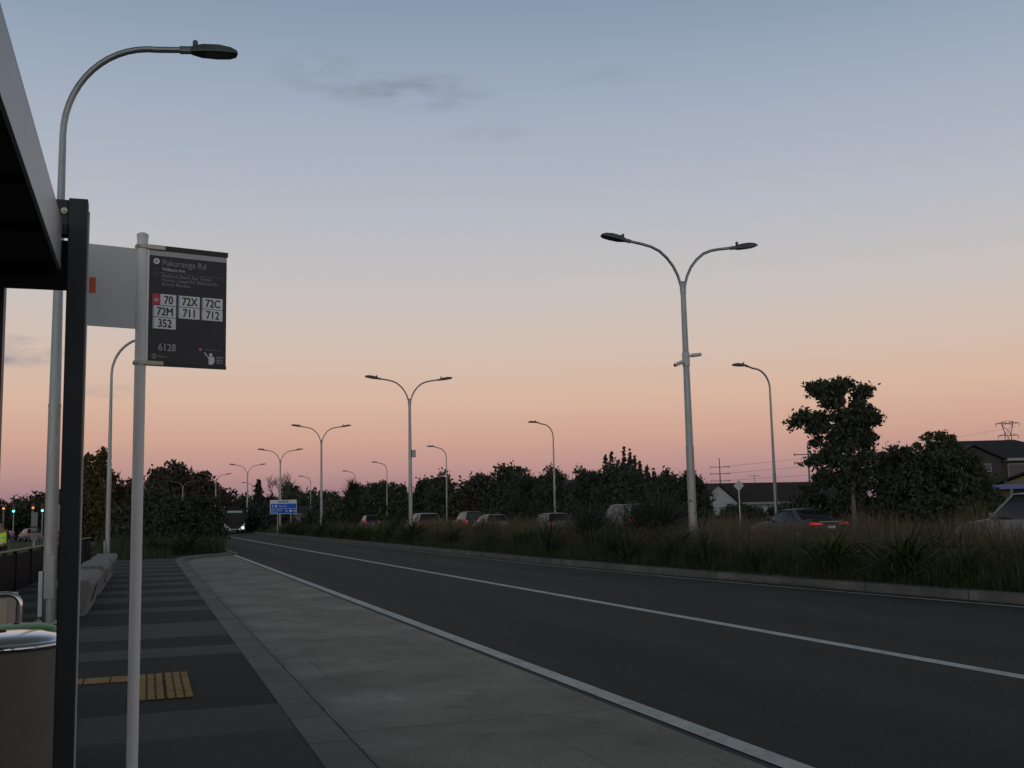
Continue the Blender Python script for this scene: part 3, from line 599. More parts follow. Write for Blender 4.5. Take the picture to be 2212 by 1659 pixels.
# ------------------------------------------------------------------ vehicles
def ring_mesh(rings, name, m, parent, smooth=True, angle=40, closed=True):
    n = len(rings[0]); b = MB(); vs = [p for r in rings for p in r]
    fs = [(i*n+k, i*n+(k+1) % n, (i+1)*n+(k+1) % n, (i+1)*n+k) for i in range(len(rings)-1) for k in range(n)]
    fs += [tuple(reversed(range(n))), tuple(range((len(rings)-1)*n, len(rings)*n))]
    b.add(vs, fs); return b.build(name, m, parent, smooth=smooth, angle=angle)
SPEC = { # L, half width, belt height, roof height, lower profile (y frac, top z), glasshouse (rear base, front base, rear top, front top)
 'sedan': dict(L=4.75, w=.90, belt=.96, roof=1.46, prof=[(-1, .72), (-.985, .92), (-.9, 1.02), (-.62, 1.03), (-.3, .97), (.35, .95), (.48, .95), (.75, .86), (.93, .74), (1, .60)], gh=(-1.72, 1.05, -.92, .28)),
 'hatch': dict(L=4.25, w=.87, belt=.97, roof=1.52, prof=[(-1, .75), (-.985, .95), (-.95, 1.0), (-.5, .99), (.3, .95), (.5, .93), (.75, .84), (.94, .70), (1, .58)], gh=(-2.02, 1.15, -1.70, .20)),
 'suv': dict(L=4.7, w=.93, belt=1.08, roof=1.72, prof=[(-1, .80), (-.985, 1.02), (-.95, 1.08), (-.5, 1.08), (.3, 1.06), (.46, 1.06), (.75, .99), (.93, .85), (1, .65)], gh=(-2.26, 1.05, -2.0, .35)),
 'van': dict(L=4.9, w=.93, belt=1.12, roof=1.92, prof=[(-1, .85), (-.985, 1.1), (-.95, 1.12), (-.5, 1.12), (.4, 1.10), (.62, 1.06), (.82, .95), (.95, .82), (1, .62)], gh=(-2.4, 1.55, -2.25, .75)),
 'ute': dict(L=5.0, w=.93, belt=1.12, roof=1.80, prof=[(-1, .80), (-.985, 1.08), (-.95, 1.12), (-.5, 1.12), (.3, 1.08), (.46, 1.08), (.75, 1.02), (.93, .9), (1, .7)], gh=(-2.36, .95, -2.25, .25)),
}
def make_car(kind, paint, lit, label, name, cat='car', body_label=None, mirror=True):
    sp = SPEC[kind]; hl = sp['L']/2; w_ = sp['w']; pm = paints[paint]
    root = empty(name, label=label, cat=cat, group='cars on the main road beyond the median')
    rings = []
    for f, zt in sp['prof']:
        y = f*hl; ww = w_*(1-.10*abs(f)**6-.04*abs(f)**2); zb = .26+(.10 if abs(f) > .97 else 0)
        half = [(0, zb), (ww*.86, zb), (ww*.98, zb+.10), (ww, .55 if zt > .62 else .5), (ww*.985, min(zt-.10, .8)), (ww*.94, zt-.03), (ww*.82, zt), (ww*.4, zt+.015), (0, zt+.02)]
        rings.append([(x, y, z) for x, z in half]+[(-x, y, z) for x, z in reversed(half[1:-1])])
    ring_mesh(rings, 'body', pm, root, angle=50)
    yb0, yb1, yt0, yt1 = sp['gh']; zb, zt = sp['belt'], sp['roof']
    def loop(y0, y1, hw, z, r=.25):
        p = []
        for (cx_, cy, a0) in ((hw-r, y1-r, 0), (-hw+r, y1-r, 90), (-hw+r, y0+r, 180), (hw-r, y0+r, 270)):
            for k in range(5): a = R(a0+90*k/4); p.append((cx_+r*math.cos(a), cy+r*math.sin(a), z))
        return p
    rw = w_*.66; hz = zt-.055
    ring_mesh([loop(yb0, yb1, w_*.90, zb-.06, .2), loop(yb0*.985, yb1*.985, w_*.88, zb+.04, .2), loop((yb0+yt0)/2, (yb1+yt1)/2+.05, w_*.79, (zb+hz)/2+.02, .2), loop(yt0, yt1, rw+.03, hz, .2)], 'window_glass', glass_car, root, angle=60)
    ring_mesh([loop(yt0-.03, yt1+.04, rw+.05, hz-.015, .22), loop(yt0-.02, yt1+.02, rw+.03, hz+.015, .22), loop(yt0+.2, yt1-.25, rw-.12, zt-.008, .25), loop(yt0+.6, yt1-.6, rw-.35, zt, .2)], 'roof', pm, root, angle=60)
    # pillars: A, B, C each side
    for sx in (-1, 1):
        q = MB()
        for (ya, yc, wd) in ((yb1-.16, yt1-.08, .05), ((yb0+yb1)/2+.02, (yt0+yt1)/2+.02, .06), (yb0+.26, yt0+.18, .16 if kind in ('sedan', 'hatch') else .10)):
            q.hexa([(sx*(w_*.885), ya-wd, zb), (sx*(w_*.905), ya-wd, zb), (sx*(w_*.905), ya+wd, zb), (sx*(w_*.885), ya+wd, zb),
                    (sx*(rw+.015), yc-wd, hz), (sx*(rw+.045), yc-wd, hz), (sx*(rw+.045), yc+wd*.6, hz), (sx*(rw+.015), yc+wd*.6, hz)])
        q.build('pillar', pm, root)
        if mirror:
            q = MB(); q.hexa([(sx*w_*.9, yb1-.45, zb+.02), (sx*(w_+.14), yb1-.47, zb+.02), (sx*(w_+.14), yb1-.36, zb+.02), (sx*w_*.9, yb1-.34, zb+.02), (sx*w_*.9, yb1-.45, zb+.08), (sx*(w_+.17), yb1-.47, zb+.15), (sx*(w_+.15), yb1-.37, zb+.15), (sx*w_*.9, yb1-.34, zb+.08)]); q.build('mirror', pm, root, bevel=.02)
        zl = sp['prof'][2][1]-.13; tm = tail_on if lit else tail_off
        q = MB(); a0 = w_*.45; a1 = w_*.93
        q.hexa([(sx*a0, -hl-.012, zl-.075), (sx*a1, -hl+.02, zl-.085), (sx*a1, -hl+.25, zl-.085), (sx*a0, -hl+.1, zl-.075), (sx*a0, -hl-.008, zl-.02), (sx*(a1+.005), -hl+.04, zl+.015), (sx*(a1+.005), -hl+.28, zl+.015), (sx*a0, -hl+.1, zl-.02)] if kind in ('sedan', 'hatch') else
               [(sx*w_*.76, -hl-.012, zl-.12), (sx*a1, -hl+.02, zl-.12), (sx*a1, -hl+.22, zl-.12), (sx*w_*.76, -hl+.1, zl-.12), (sx*w_*.78, -hl-.008, zl+.12), (sx*(a1+.003), -hl+.04, zl+.12), (sx*(a1+.003), -hl+.22, zl+.12), (sx*w_*.78, -hl+.1, zl+.12)])
        q.build('tail_light', tm, root, bevel=.008)
        for yw in (-hl*.60, hl*.62):
            q = MB(); q.tube([(sx*(w_-.20), yw, .32), (sx*(w_-.19), yw, .32), (sx*(w_+.0), yw, .32), (sx*(w_+.012), yw, .32)], [.27, .32, .32, .29], 20); wh = q.build('wheel', tyre_m, root, smooth=True)
            q = MB(); q.tube([(sx*(w_+.0), yw, .32), (sx*(w_+.022), yw, .32)], .20, 16); q.build('rim', rim_m, wh)
    q = MB(); q.box(-.18, .18, -hl-.016, -hl+.03, .66, .76); q.build('number_plate', plate_m, root)
    q = MB(); q.hexa([(-w_*.82, -hl*.99, .30), (w_*.82, -hl*.99, .30), (w_*.86, -hl+.2, .30), (-w_*.86, -hl+.2, .30), (-w_*.82, -hl-.05, .56), (w_*.82, -hl-.05, .56), (w_*.93, -hl+.25, .56), (-w_*.93, -hl+.25, .56)]); q.build('bumper', pm, root, bevel=.02)
    if kind == 'sedan':
        q = MB(); q.box(-.55, .55, -hl-.006, -hl+.02, sp['prof'][1][1]+.0, sp['prof'][1][1]+.02); q.build('boot_trim', chrome, root)
        q = MB(); q.hexa([(-.01, -.85, 1.44), (.01, -.85, 1.44), (.01, -.70, 1.44), (-.01, -.70, 1.44), (-.006, -.93, 1.53), (.006, -.93, 1.53), (.006, -.90, 1.53), (-.006, -.90, 1.53)]); q.build('roof_aerial', black, root)
    return root
Z2 = .05
place(make_car('sedan', 'blue', True, 'dark blue sedan with red tail lights showing over the brown grass beneath the tall tree', 'sedan'), (25.7, 38.7, Z2), R(1))
place(make_car('suv', 'pearl', False, 'pale grey car cut off by the right edge, nose pointing left', 'parked_car'), (21.0, 20.9, Z2+.05), R(1))
mv = make_car('van', 'silver', True, 'silver minivan half hidden behind the tall toetoe grass', 'minivan', 'van'); place(mv, (25.6, 55.3, Z2))
place(make_car('ute', 'darkgreen', True, 'dark boxy utility vehicle with two red tail lights, between the white van and cream hatchback', 'utility_vehicle'), (26.2, 89, Z2))
place(make_car('suv', 'white', False, 'white station wagon directly behind the pole of the second double lamp', 'station_wagon'), (19.6, 78.5, Z2))
place(make_car('hatch', 'cream', True, 'cream hatchback behind the grass just right of the dark utility vehicle', 'hatchback'), (24.0, 75.8, Z2))
place(make_car('hatch', 'silver', False, 'silver hatchback glimpsed behind flax under the round dark tree', 'hatchback'), (25.0, 66.0, Z2))
c1 = make_car('sedan', 'white', False, 'white sedan with a bright red brake light below the blue direction sign', 'sedan'); place(c1, (20.6+off(165), 165, Z2), R(4))
q = MB(); q.box(-.35, .35, -1.15, -1.05, 1.30, 1.37); q.build('brake_light', brake_on, c1)
place(make_car('suv', 'white', True, 'white off road vehicle with dark rear window, right of the blue direction sign', 'off_road_vehicle'), (24.2+off(165), 163, Z2), R(4))
place(make_car('sedan', 'grey', True, 'grey sedan with red tail lights right of the white off road vehicle', 'sedan'), (25.8+off(150), 150, Z2), R(3))
place(make_car('suv', 'darkgreen', True, 'dark car with one red light, left of the cabbage tree', 'dark_car'), (25.3, 128, Z2))
rc = make_car('suv', 'red', True, 'red car beyond the planting bed behind the bus stop pole', 'red_car'); rc['group'] = 'vehicles beyond the lawn'; place(rc, (.1, 103, 0), R(-70))
bc = make_car('hatch', 'grey', False, 'small grey car right of the near lamp pole beyond the lawn', 'small_car'); bc['group'] = 'vehicles beyond the lawn'; place(bc, (-10.6, 112, 0), R(20), .8)
bc = make_car('sedan', 'silver', False, 'dull silver car at the left edge beyond the person', 'pale_car'); bc['group'] = 'vehicles beyond the lawn'; place(bc, (-14.0, 108, 0), R(80))
# box truck beyond the lawn
bt = empty('box_truck', (-5.7, 93, 0), R(4), label='white box truck beyond the lawn, half hidden by the shelter post', cat='truck')
q = MB(); q.box(-1.25, 1.25, -3, 2.2, .95, 3.05); q.build('cargo_box', paints['white'], bt, bevel=.04)
q = MB(); q.prism([(2.3, .5), (4.2, .5), (4.25, 1.3), (3.8, 2.3), (2.3, 2.4)], -1.05, 1.05, 0); q.build('cab', paints['white'], bt, bevel=.05)
q = MB(); q.box(-1.2, 1.2, -3.0, 4.0, .55, .93); q.build('chassis', black, bt)
q = MB(); q.box(-1.15, 1.15, -3.08, -3.0, .62, .80); q.build('rear_bumper', plate_m, bt)
for sx in (-1, 1):
    q = MB(); q.box(sx*.75, sx*1.05, -3.12, -3.08, .64, .78); q.build('tail_light', tail_off, bt)
    for yw in (-1.8, 3.2):
        q = MB(); q.tube([(sx*.85, yw, .45), (sx*1.15, yw, .45)], .45, 20); q.build('wheel', tyre_m, bt, smooth=True)
# bus
bu = empty('bus', (9.75, 136, 0), R(180), label='dark and white bus with one headlight lit approaching round the bend', cat='bus')
busdk = mat('bus_navy', (.010, .013, .018), .4, spec=.25); busw = mat('bus_white', (.75, .77, .80), .35)
# local +Y is the front
q = MB(); q.box(-1.24, 1.24, -6.0, 5.7, .35, 2.95); q.build('body', busdk, bu, bevel=.12)
q = MB(); q.box(-.8, .8, -3.5, 1.5, 2.97, 3.22); q.build('roof_unit', busdk, bu, bevel=.1)
q = MB(); q.hexa([(-1.18, 5.7, 1.25), (1.18, 5.7, 1.25), (1.16, 5.92, 1.25), (-1.16, 5.92, 1.25), (-1.14, 5.6, 2.75), (1.14, 5.6, 2.75), (1.1, 5.78, 2.75), (-1.1, 5.78, 2.75)]); ws = q.build('windscreen', mat('bus_glass', (.010, .012, .014), .10, spec=.12), bu, bevel=.03)
for sx in (-1, 1):
    q = MB(); q.tube([(sx*.15, 5.94, 1.28), (sx*.55, 5.90, 1.95)], .02, 5); q.build('wiper', black, bu)
q = MB(); q.hexa([(.25, 5.80, 1.9), (.8, 5.78, 1.9), (.8, 5.80, 1.9), (.25, 5.82, 1.9), (.3, 5.76, 2.35), (.8, 5.75, 2.35), (.8, 5.77, 2.35), (.3, 5.78, 2.35)]); q.build('sun_blind', mat('blind_tan', (.14, .12, .06), .7), bu)
q = MB(); q.box(-.85, .85, 5.79, 5.83, 2.44, 2.66); q.build('destination_display', mat('destination_glow', (.05, .1, .08), .4, emit=(.45, .75, .6, .12)), bu)
q = MB(); q.hexa([(-1.2, 5.65, .35), (1.2, 5.65, .35), (1.12, 5.98, .35), (-1.12, 5.98, .35), (-1.2, 5.65, 1.24), (1.2, 5.65, 1.24), (1.14, 5.95, 1.24), (-1.14, 5.95, 1.24)]); q.build('front_panel', busdk, bu, bevel=.05)
for sx in (-1, 1):
    q = MB(); q.prism([(sx*1.16, .42), (sx*.30, .42), (sx*.60, .68), (sx*1.16, 1.24)], 5.985, 6.0, 1); q.build('corner_panel', busw, bu)
    q = MB(); q.tube([(sx*.93, 5.98, .68), (sx*.93, 6.02, .68)], .10, 16); q.build('headlight', mat('headlight_on', (.8, .8, .7), .3, emit=(1, .97, .85, 7)) if sx < 0 else mat('headlight_dim', (.5, .5, .5), .3, emit=(1, .97, .85, .12)), bu)
    q = MB(); q.box(sx*1.26, sx*1.42, 5.75, 5.85, 1.7, 2.35); q.build('mirror', black, bu, bevel=.02)
    for yw in (-3.6, 3.2):
        q = MB(); q.tube([(sx*.95, yw, .48), (sx*1.25, yw, .48)], .48, 20); q.build('wheel', tyre_m, bu, smooth=True)
    q = MB(); q.box(sx*1.235, sx*1.252, -5.4, 5.2, 1.35, 2.45); q.build('side_window', glass_car, bu)
q = MB(); q.box(-.28, .28, 5.99, 6.01, .44, .55); q.build('number_plate', plate_m, bu)

# ------------------------------------------------------------------ blue direction sign, diamond sign, signals, totem
ds = empty('direction_sign', (12.95, 109.5, .12), R(-2), label='blue direction sign with white header and white lettering on the median', cat='road sign')
bluem = mat('sign_blue', (.015, .13, .60), .6, spec=.15); slw = mat('sign_lettering_white', (.62, .66, .68), .5)
q = MB(); q.box(-1.32, 1.32, -.02, .02, 1.95, 3.36); sp_ = q.build('panel', slw, ds, bevel=.02)
q = MB(); q.box(-1.26, 1.26, -.028, -.021, 2.0, 2.46); q.box(-1.26, 1.26, -.028, -.021, 2.50, 2.98); q.build('blue_field', bluem, sp_)
q = MB(); q.box(-.52, .52, -.028, -.021, 3.08, 3.28); q.build('street_name_plate', mat('sign_blue_pale', (.10, .26, .50), .5), sp_)
text('Ti Rakau Dr', .16, slw, sp_, (0, -.030, 3.12), align='CENTER')
text('Howick', .25, slw, sp_, (-.45, -.030, 2.66)); text('East Tamaki\nBotany', .215, slw, sp_, (-1.18, -.030, 2.26))
for (ax_, az_, an) in ((-1.05, 2.74, 0), (.30, 2.22, 0), (1.12, 2.24, -90)):
    q = MB(); pts = [(0, .13), (.09, .0), (.035, .0), (.035, -.12), (-.035, -.12), (-.035, 0), (-.09, 0)]; ca, sa = math.cos(R(an)), math.sin(R(an))
    q.prism([(ax_+x*ca-z*sa, az_+x*sa+z*ca) for x, z in pts], -.031, -.0285, 1); q.build('arrow', slw, sp_)
for (ax_, az_) in ((-.72, 2.74), (.72, 2.24)):
    q = MB(); q.prism([(ax_-.12, az_+.10), (ax_+.12, az_+.10), (ax_+.12, az_-.04), (ax_, az_-.13), (ax_-.12, az_-.04)], -.031, -.0285, 1); q.build('route_shield', slw, sp_)
for x in (-.55, .75):
    q = MB(); q.tube([(x, .06, 0), (x, .06, 3.2)], .055, 10); q.build('post', galv, ds, smooth=True)
dm = empty('diamond_road_sign', (32.4, 54.4, .15), R(-40), label='grey back of a diamond road sign on a pale post before the long roofed house', cat='road sign')
q = MB(); q.prism([(0, 2.42), (.30, 2.75), (0, 3.08), (-.30, 2.75)], .0, .012, 1); q.build('plate', signgrey, dm)
q = MB(); q.tube([(0, -.04, 0), (0, -.04, 3.0)], .035, 12); q.build('post', white_pole, dm, smooth=True)
def signal(x, y, lit, lb):
    root = empty('traffic_light', (x, y, 0), label=lb, cat='traffic light', group='traffic lights beyond the lawn')
    q = MB(); q.tube([(0, 0, 0), (0, 0, 3.7)], .06, 10); q.build('pole', galv, root, smooth=True)
    q = MB(); q.box(-.16, .16, -.22, -.06, 2.85, 3.85); hd = q.build('signal_head', black, root, bevel=.02)
    for k, (cn, e) in enumerate((('red', (1, .08, .03)), ('amber', (1, .35, .08)), ('green', (.15, 1, .85)))):
        z = 3.68-.32*k; on = lit == cn
        mm_ = mat('signal_'+cn+('_on' if on else '_off'), tuple(.15*a for a in e), .4, emit=(*e, 2.2 if cn == 'green' else 1.1) if on else None)
        q = MB(); q.tube([(0, -.222, z), (0, -.235, z)], .13, 18); q.build('lens', mm_, hd)
        q = MB(); q.box(-.13, .13, -.36, -.222, z+.12, z+.135); q.build('visor', black, hd)
signal(-13.55, 126, 'green', 'traffic light showing green above the person in the bright vest')
signal(-14.6, 126.6, 'amber', 'traffic light showing orange at the far left edge')
signal(-11.6, 125.5, 'amber', 'traffic light showing orange between the two green ones')
signal(-10.65, 125.2, 'green', 'traffic light showing green just left of the near lamp pole')
tt = empty('totem_sign', (-7.3, 80, 0), label='narrow pale upright sign panel beyond the lawn, left of the near lamp pole', cat='sign')
q = MB(); q.box(-.2, .2, -.05, .05, .5, 2.4); pp = q.build('panel', mat('totem_pale', (.22, .23, .23), .6), tt)
q = MB(); q.box(-.19, .19, -.056, -.051, 1.0, 1.1); q.box(-.19, .19, -.056, -.051, 1.35, 1.45); q.build('stripe', black, pp)
q = MB(); q.box(-.05, .05, -.03, .03, 0, .5); q.build('post', galv, tt)

# ------------------------------------------------------------------ person in hi-vis vest
pe = empty('person', (-4.87, 41.84, -.03), R(-8), label='person in a yellow high visibility vest standing on the grass at the left edge', cat='person')
def skinned(name, verts, edges, radii, m, parent, sub=2, root=0):
    me = bpy.data.meshes.new(name); me.from_pydata(verts, edges, []); me.materials.append(m)
    o = bpy.data.objects.new(name, me); col.objects.link(o); o.parent = parent
    sk = o.modifiers.new('skin', 'SKIN'); sk.use_smooth_shade = True
    for i, r_ in enumerate(radii): me.skin_vertices[0].data[i].radius = r_ if hasattr(r_, '__len__') else (r_, r_)
    me.skin_vertices[0].data[root].use_root = True
    s_ = o.modifiers.new('sub', 'SUBSURF'); s_.levels = sub; s_.render_levels = sub
    return o
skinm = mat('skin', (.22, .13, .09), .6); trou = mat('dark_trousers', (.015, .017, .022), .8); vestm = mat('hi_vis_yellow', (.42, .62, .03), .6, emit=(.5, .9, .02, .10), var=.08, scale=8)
if not bpy.app.background or True:
    vs = [(0, 0, .93), (0, 0, 1.12), (0, 0, 1.33), (0, -.01, 1.44), (0, .0, 1.52), (0, .005, 1.62), (0, 0, 1.70)]
    es = [(0, 1), (1, 2), (2, 3), (3, 4), (4, 5), (5, 6)]; rd = [(.15, .11), (.14, .10), (.17, .11), (.07, .06), (.055, .055), (.085, .10), (.06, .075)]
    for sx in (-1, 1):
        i = len(vs); vs += [(sx*.19, 0, 1.38), (sx*.25, .0, 1.12), (sx*.27, .06, .88), (sx*.27, .08, .80)]; es += [(2, i), (i, i+1), (i+1, i+2), (i+2, i+3)]; rd += [.055, .045, .035, .032]
        for k in range(5):
            j = len(vs); a = (-.035+.0175*k); vs += [(sx*.27+sx*a*.3, .08+a, .765), (sx*.27+sx*a*.3, .085+a*1.1, .72)] if k < 4 else [(sx*.25, .12, .79), (sx*.245, .135, .76)]
            es += [(i+3, j), (j, j+1)]; rd += [.010, .008]
        i = len(vs); vs += [(sx*.10, 0, .86), (sx*.11, .01, .50), (sx*.12, -.01, .10), (sx*.12, .12, .05)]; es += [(0, i), (i, i+1), (i+1, i+2), (i+2, i+3)]; rd += [.095, .065, .045, .04]
    skinned('body', vs, es, rd, skinm, pe)
    skinned('trousers', [(0, 0, .96), (.10, 0, .84), (.11, .01, .5), (.12, -.01, .12), (-.10, 0, .84), (-.11, .01, .5), (-.12, -.01, .12)], [(0, 1), (1, 2), (2, 3), (0, 4), (4, 5), (5, 6)], [(.17, .13), .12, .09, .075, .12, .09, .075], trou, pe)
    vst = skinned('vest', [(0, 0, .86), (0, 0, 1.08), (0, 0, 1.30), (0, -.01, 1.44), (.17, 0, 1.40), (-.17, 0, 1.40)], [(0, 1), (1, 2), (2, 3), (2, 4), (2, 5)], [(.19, .14), (.175, .135), (.20, .14), (.075, .075), .07, .07], vestm, pe)
    skinned('sleeve', [(.17, 0, 1.39), (.235, 0, 1.2), (.255, .02, 1.05)], [(0, 1), (1, 2)], [.068, .06, .05], trou, pe); skinned('sleeve', [(-.17, 0, 1.39), (-.235, 0, 1.2), (-.255, .02, 1.05)], [(0, 1), (1, 2)], [.068, .06, .05], trou, pe)
    q = MB()
    for z in (.98, 1.16): q.lathe([(.192, z-.025), (.196, z), (.192, z+.025)], 24)
    q.v = [(x, y*.74, z) for x, y, z in q.v]; q.build('reflective_band', mat('silver_tape', (.5, .52, .5), .4), pe, smooth=True)
    skinned('hair', [(0, -.01, 1.63), (0, -.01, 1.72)], [(0, 1)], [(.095, .105), (.075, .09)], trou, pe)

# ------------------------------------------------------------------ vegetation
def orient_quads(C, S, up_bias=0.0, aspect=1.9):
    """C (n,3) centres, S (n,) sizes -> leaf-shaped quads with random orientation"""
    n = len(C); a = rng.normal(size=(n, 3)); a[:, 2] += up_bias; a /= np.linalg.norm(a, axis=1)[:, None]
    b = rng.normal(size=(n, 3)); b -= a*np.sum(a*b, 1)[:, None]; b /= np.linalg.norm(b, axis=1)[:, None]
    a = a*S[:, None]*aspect*.5; b = b*S[:, None]*.5
    V = np.stack([C-a, C+b*.9-a*.1, C+a, C-b*.9-a*.1], 1).reshape(-1, 3); F = np.arange(4*n).reshape(-1, 4)
    return V, F
def crown(blobs, nleaf, size, m, parent, clump=.28, per=26, name='crown', fill=.35):
    B = np.array(blobs, float); vol = (B[:, 3]*B[:, 4]*B[:, 5])**(2/3); vol /= vol.sum(); nc = max(4, nleaf//per)
    idx = rng.choice(len(B), nc, p=vol); d = rng.normal(size=(nc, 3)); d /= np.linalg.norm(d, axis=1)[:, None]
    rr = np.where(rng.random(nc) < fill, rng.random(nc)**.5*.75, .78+.26*rng.random(nc)); Cc = B[idx, :3]+d*B[idx, 3:6]*rr[:, None]
    k = rng.integers(0, nc, nleaf); C = Cc[k]+rng.normal(size=(nleaf, 3))*clump*rng.uniform(.5, 1.2, nc)[k][:, None]*np.array([1, 1, .8])
    S = size*rng.uniform(.6, 1.4, nleaf); V, F = orient_quads(C, S)
    return bulk(name, V, F, m, parent)
def limbs(root, h, blobs, r0=.12, m=None, lean=(0, 0)):
    b = MB(); pts = [(0, 0, -.1)]; n = 6
    for i in range(1, n+1): f = i/n; pts.append((lean[0]*f+random.uniform(-.06, .06)*f*2, lean[1]*f+random.uniform(-.06, .06)*f*2, h*f))
    b.tube(pts, [r0*1.25]+[r0*(1-.75*i/n) for i in range(1, n+1)], 8)
    for bl in blobs:
        c = Vector(bl[:3]); f = min(.9, max(.3, (c.z-.6)/h*.75)); i = int(f*n); p = Vector(pts[i])
        if c.z < h*.5 and h > 5: continue
        mid = p.lerp(c, .5)+Vector((0, 0, -.12)); b.tube([p, mid, c], [r0*.45, r0*.28, r0*.12], 5)
    return b.build('trunk', m or trunkm, root, smooth=True)
VR = Vector((.946, -.324, 0)); VF = Vector((.324, .946, 0))    # across / away, used only to turn a tree's shape towards the stop
def tree(name, x, y, z, blobs, nleaf, size, m, label, cat='tree', group=None, h=None, r0=.12, clump=.28, per=26, bark=None, fill=.35, local=False):
    root = empty(name, (x, y, z), label=label, cat=cat, group=group)
    bl = []
    for u, w_, zz, ru, rw_, rz in blobs:
        p = VR*u+VF*w_; bl.append((p.x, p.y, zz, (ru+rw_)/2 if not local else ru, (ru+rw_)/2 if not local else rw_, rz))
    crown(bl, nleaf, size, m, root, clump, per, fill=fill); limbs(root, h or max(b_[2] for b_ in blobs), bl, r0, bark)
    return root
# the tall tree right of centre, its crown in the tiers of the photograph
k = .00727
def zb(px, py, r, ry=None): return ((px-662)*k, random.uniform(-.6, .6), .93+(1060-py)*k-.1, r*k*.93, r*k, (ry or r)*k*.92)
tb = [zb(490, 235, 80, 55), zb(440, 215, 40, 30), zb(640, 195, 52, 50), zb(575, 235, 40, 45), zb(760, 245, 55, 45), zb(715, 300, 30, 25), zb(540, 315, 60, 45), zb(320, 430, 55, 40), zb(370, 400, 50, 35), zb(470, 420, 60, 40), zb(600, 410, 75, 50),
      zb(720, 370, 60, 50), zb(800, 420, 60, 40), zb(850, 430, 25, 20), zb(430, 470, 60, 30), zb(580, 500, 90, 50), zb(720, 500, 70, 50), zb(470, 560, 55, 30), zb(600, 600, 90, 50), zb(740, 580, 70, 45),
      zb(820, 530, 60, 35), zb(400, 690, 60, 26), zb(500, 660, 60, 35), zb(620, 700, 95, 45), zb(740, 680, 60, 50), zb(470, 770, 60, 30), zb(580, 790, 80, 35), zb(720, 790, 80, 45), zb(420, 800, 40, 18), zb(620, 880, 50, 25), zb(750, 850, 60, 35), zb(500, 840, 45, 16), zb(700, 905, 40, 18)]
tree('tall_tree', 31.2, 42.2, .15, tb, 17500, .125, leaf_dk, 'tall tiered dark tree with slim trunk, right of the single lamp and above the sedan', r0=.12, clump=.16, per=22, h=6.4, bark=barkpale, fill=.45)
tree('rounded_tree', 37.6, 44.0, .15, [(-1.9, 0, 2.2, 1.3, 1.3, 1.4), (-.3, 0, 2.4, 1.8, 1.6, 2.0), (.1, 0, 3.9, 1.1, 1.1, 1.1), (-.9, 0, 3.4, 1.1, 1, .9), (1.2, 0, 2.6, 1.3, 1.3, 1.5), (2.2, 0, 1.8, .9, .9, 1.3), (.9, 0, 3.5, .8, .8, .8), (-2.5, 0, 3.2, .6, .6, .5), (0, 0, 1, 2.6, 1.6, .9), (-1.9, 0, .9, 1.2, 1, .8), (2, 0, .8, .9, .9, .7)], 26000, .115, leaf_mid, 'broad dense rounded tree between the tall tree and the two storey house', r0=.16, clump=.16, per=30, fill=.2)
tree('small_tree', 34.3, 43.2, .15, [(0, 0, 3.9, .8, .8, .5), (.6, 0, 3.6, .6, .6, .5), (-.5, 0, 3.2, .7, .7, .6), (.2, 0, 2.6, 1.0, 1.0, .9), (.3, 0, 1.5, 1.2, 1, 1)], 6000, .13, leaf_dk, 'thin dark tree touching the right side of the tall tiered tree', r0=.08, clump=.17, per=26)

# tree row beyond the main road: prototypes, then individual trees
def shrub_blobs(h, w_, seedv, n=9):
    r_ = random.Random(seedv); o = [(0, 0, h*.20, w_*.95, w_*.95, h*.20), (0, 0, h*.5, w_*.75, w_*.75, h*.28)]
    for i in range(n):
        f = (i+.5)/n; z = h*(.14+.74*f); rr = w_*(1.0-.50*f**2)*r_.uniform(.55, .8); a = r_.uniform(0, 6.28); d = w_*(1-f*.8)*r_.uniform(.1, .5)
        o.append((math.cos(a)*d, math.sin(a)*d, z, rr, rr, h*.15*r_.uniform(.8, 1.2)))
    return o
rowx = [ # px-derived stations: (x, y, height, half width, leaf material, label)
 (31.8, 205, 7.2, 3.8, leaf_mid, 'far tree in the roadside row, just right of the third double lamp'),
 (33.5, 188, 6.6, 3.4, leaf_dk, 'far tree in the row, between the third double lamp and the cabbage tree'),
 (34.5, 172, 7.9, 3.2, leaf_blk, 'tall dark tree behind the left cabbage tree'),
 (33.5, 157, 7.5, 3.2, leaf_dk, 'dark tree in the row whose top meets a distant single lamp'),
 (33.6, 146, 6.6, 2.9, leaf_mid, 'tree in the row just left of the second double lamp'),
 (34.0, 133, 6.6, 2.6, leaf_blk, 'tree in the row just right of the second double lamp'),
 (33.4, 124, 7.2, 2.3, leaf_dk, 'pointed tree in the row, just left of the third single lamp'),
 (34.0, 115, 5.6, 2.6, leaf_mid, 'lower tree in the row, directly right of the third single lamp'),
 (33.6, 108, 6.1, 2.4, leaf_brn, 'brownish tree in the row above the dark utility vehicle'),
 (33.8, 101, 6.7, 2.3, leaf_dk, 'flat topped tree in the row above the cream hatchback'),
 (33.2, 94.5, 6.1, 2.2, leaf_grey, 'grey green tree in the row left of the right cabbage tree'),
 (33.8, 88.5, 5.9, 2.2, leaf_mid, 'tree in the row directly behind the right cabbage tree'),
 (33.5, 79.0, 5.5, 2.3, leaf_grey, 'grey green rounded tree right of the second single lamp'),
 (33.3, 73.5, 5.6, 2.1, leaf_grey, 'dense grey green tree between the single lamp and the cypress'),
 (32.8, 69.0, 4.9, 2.0, leaf_dk, 'dark bush at the foot of the spiky cypress'),
 (32.8, 64.2, 4.3, 1.5, leaf_dk, 'low tree just right of the cypress'),
 (33.4, 62.2, 4.2, 1.3, leaf_blk, 'last small tree of the row, immediately left of the nearest double lamp')]
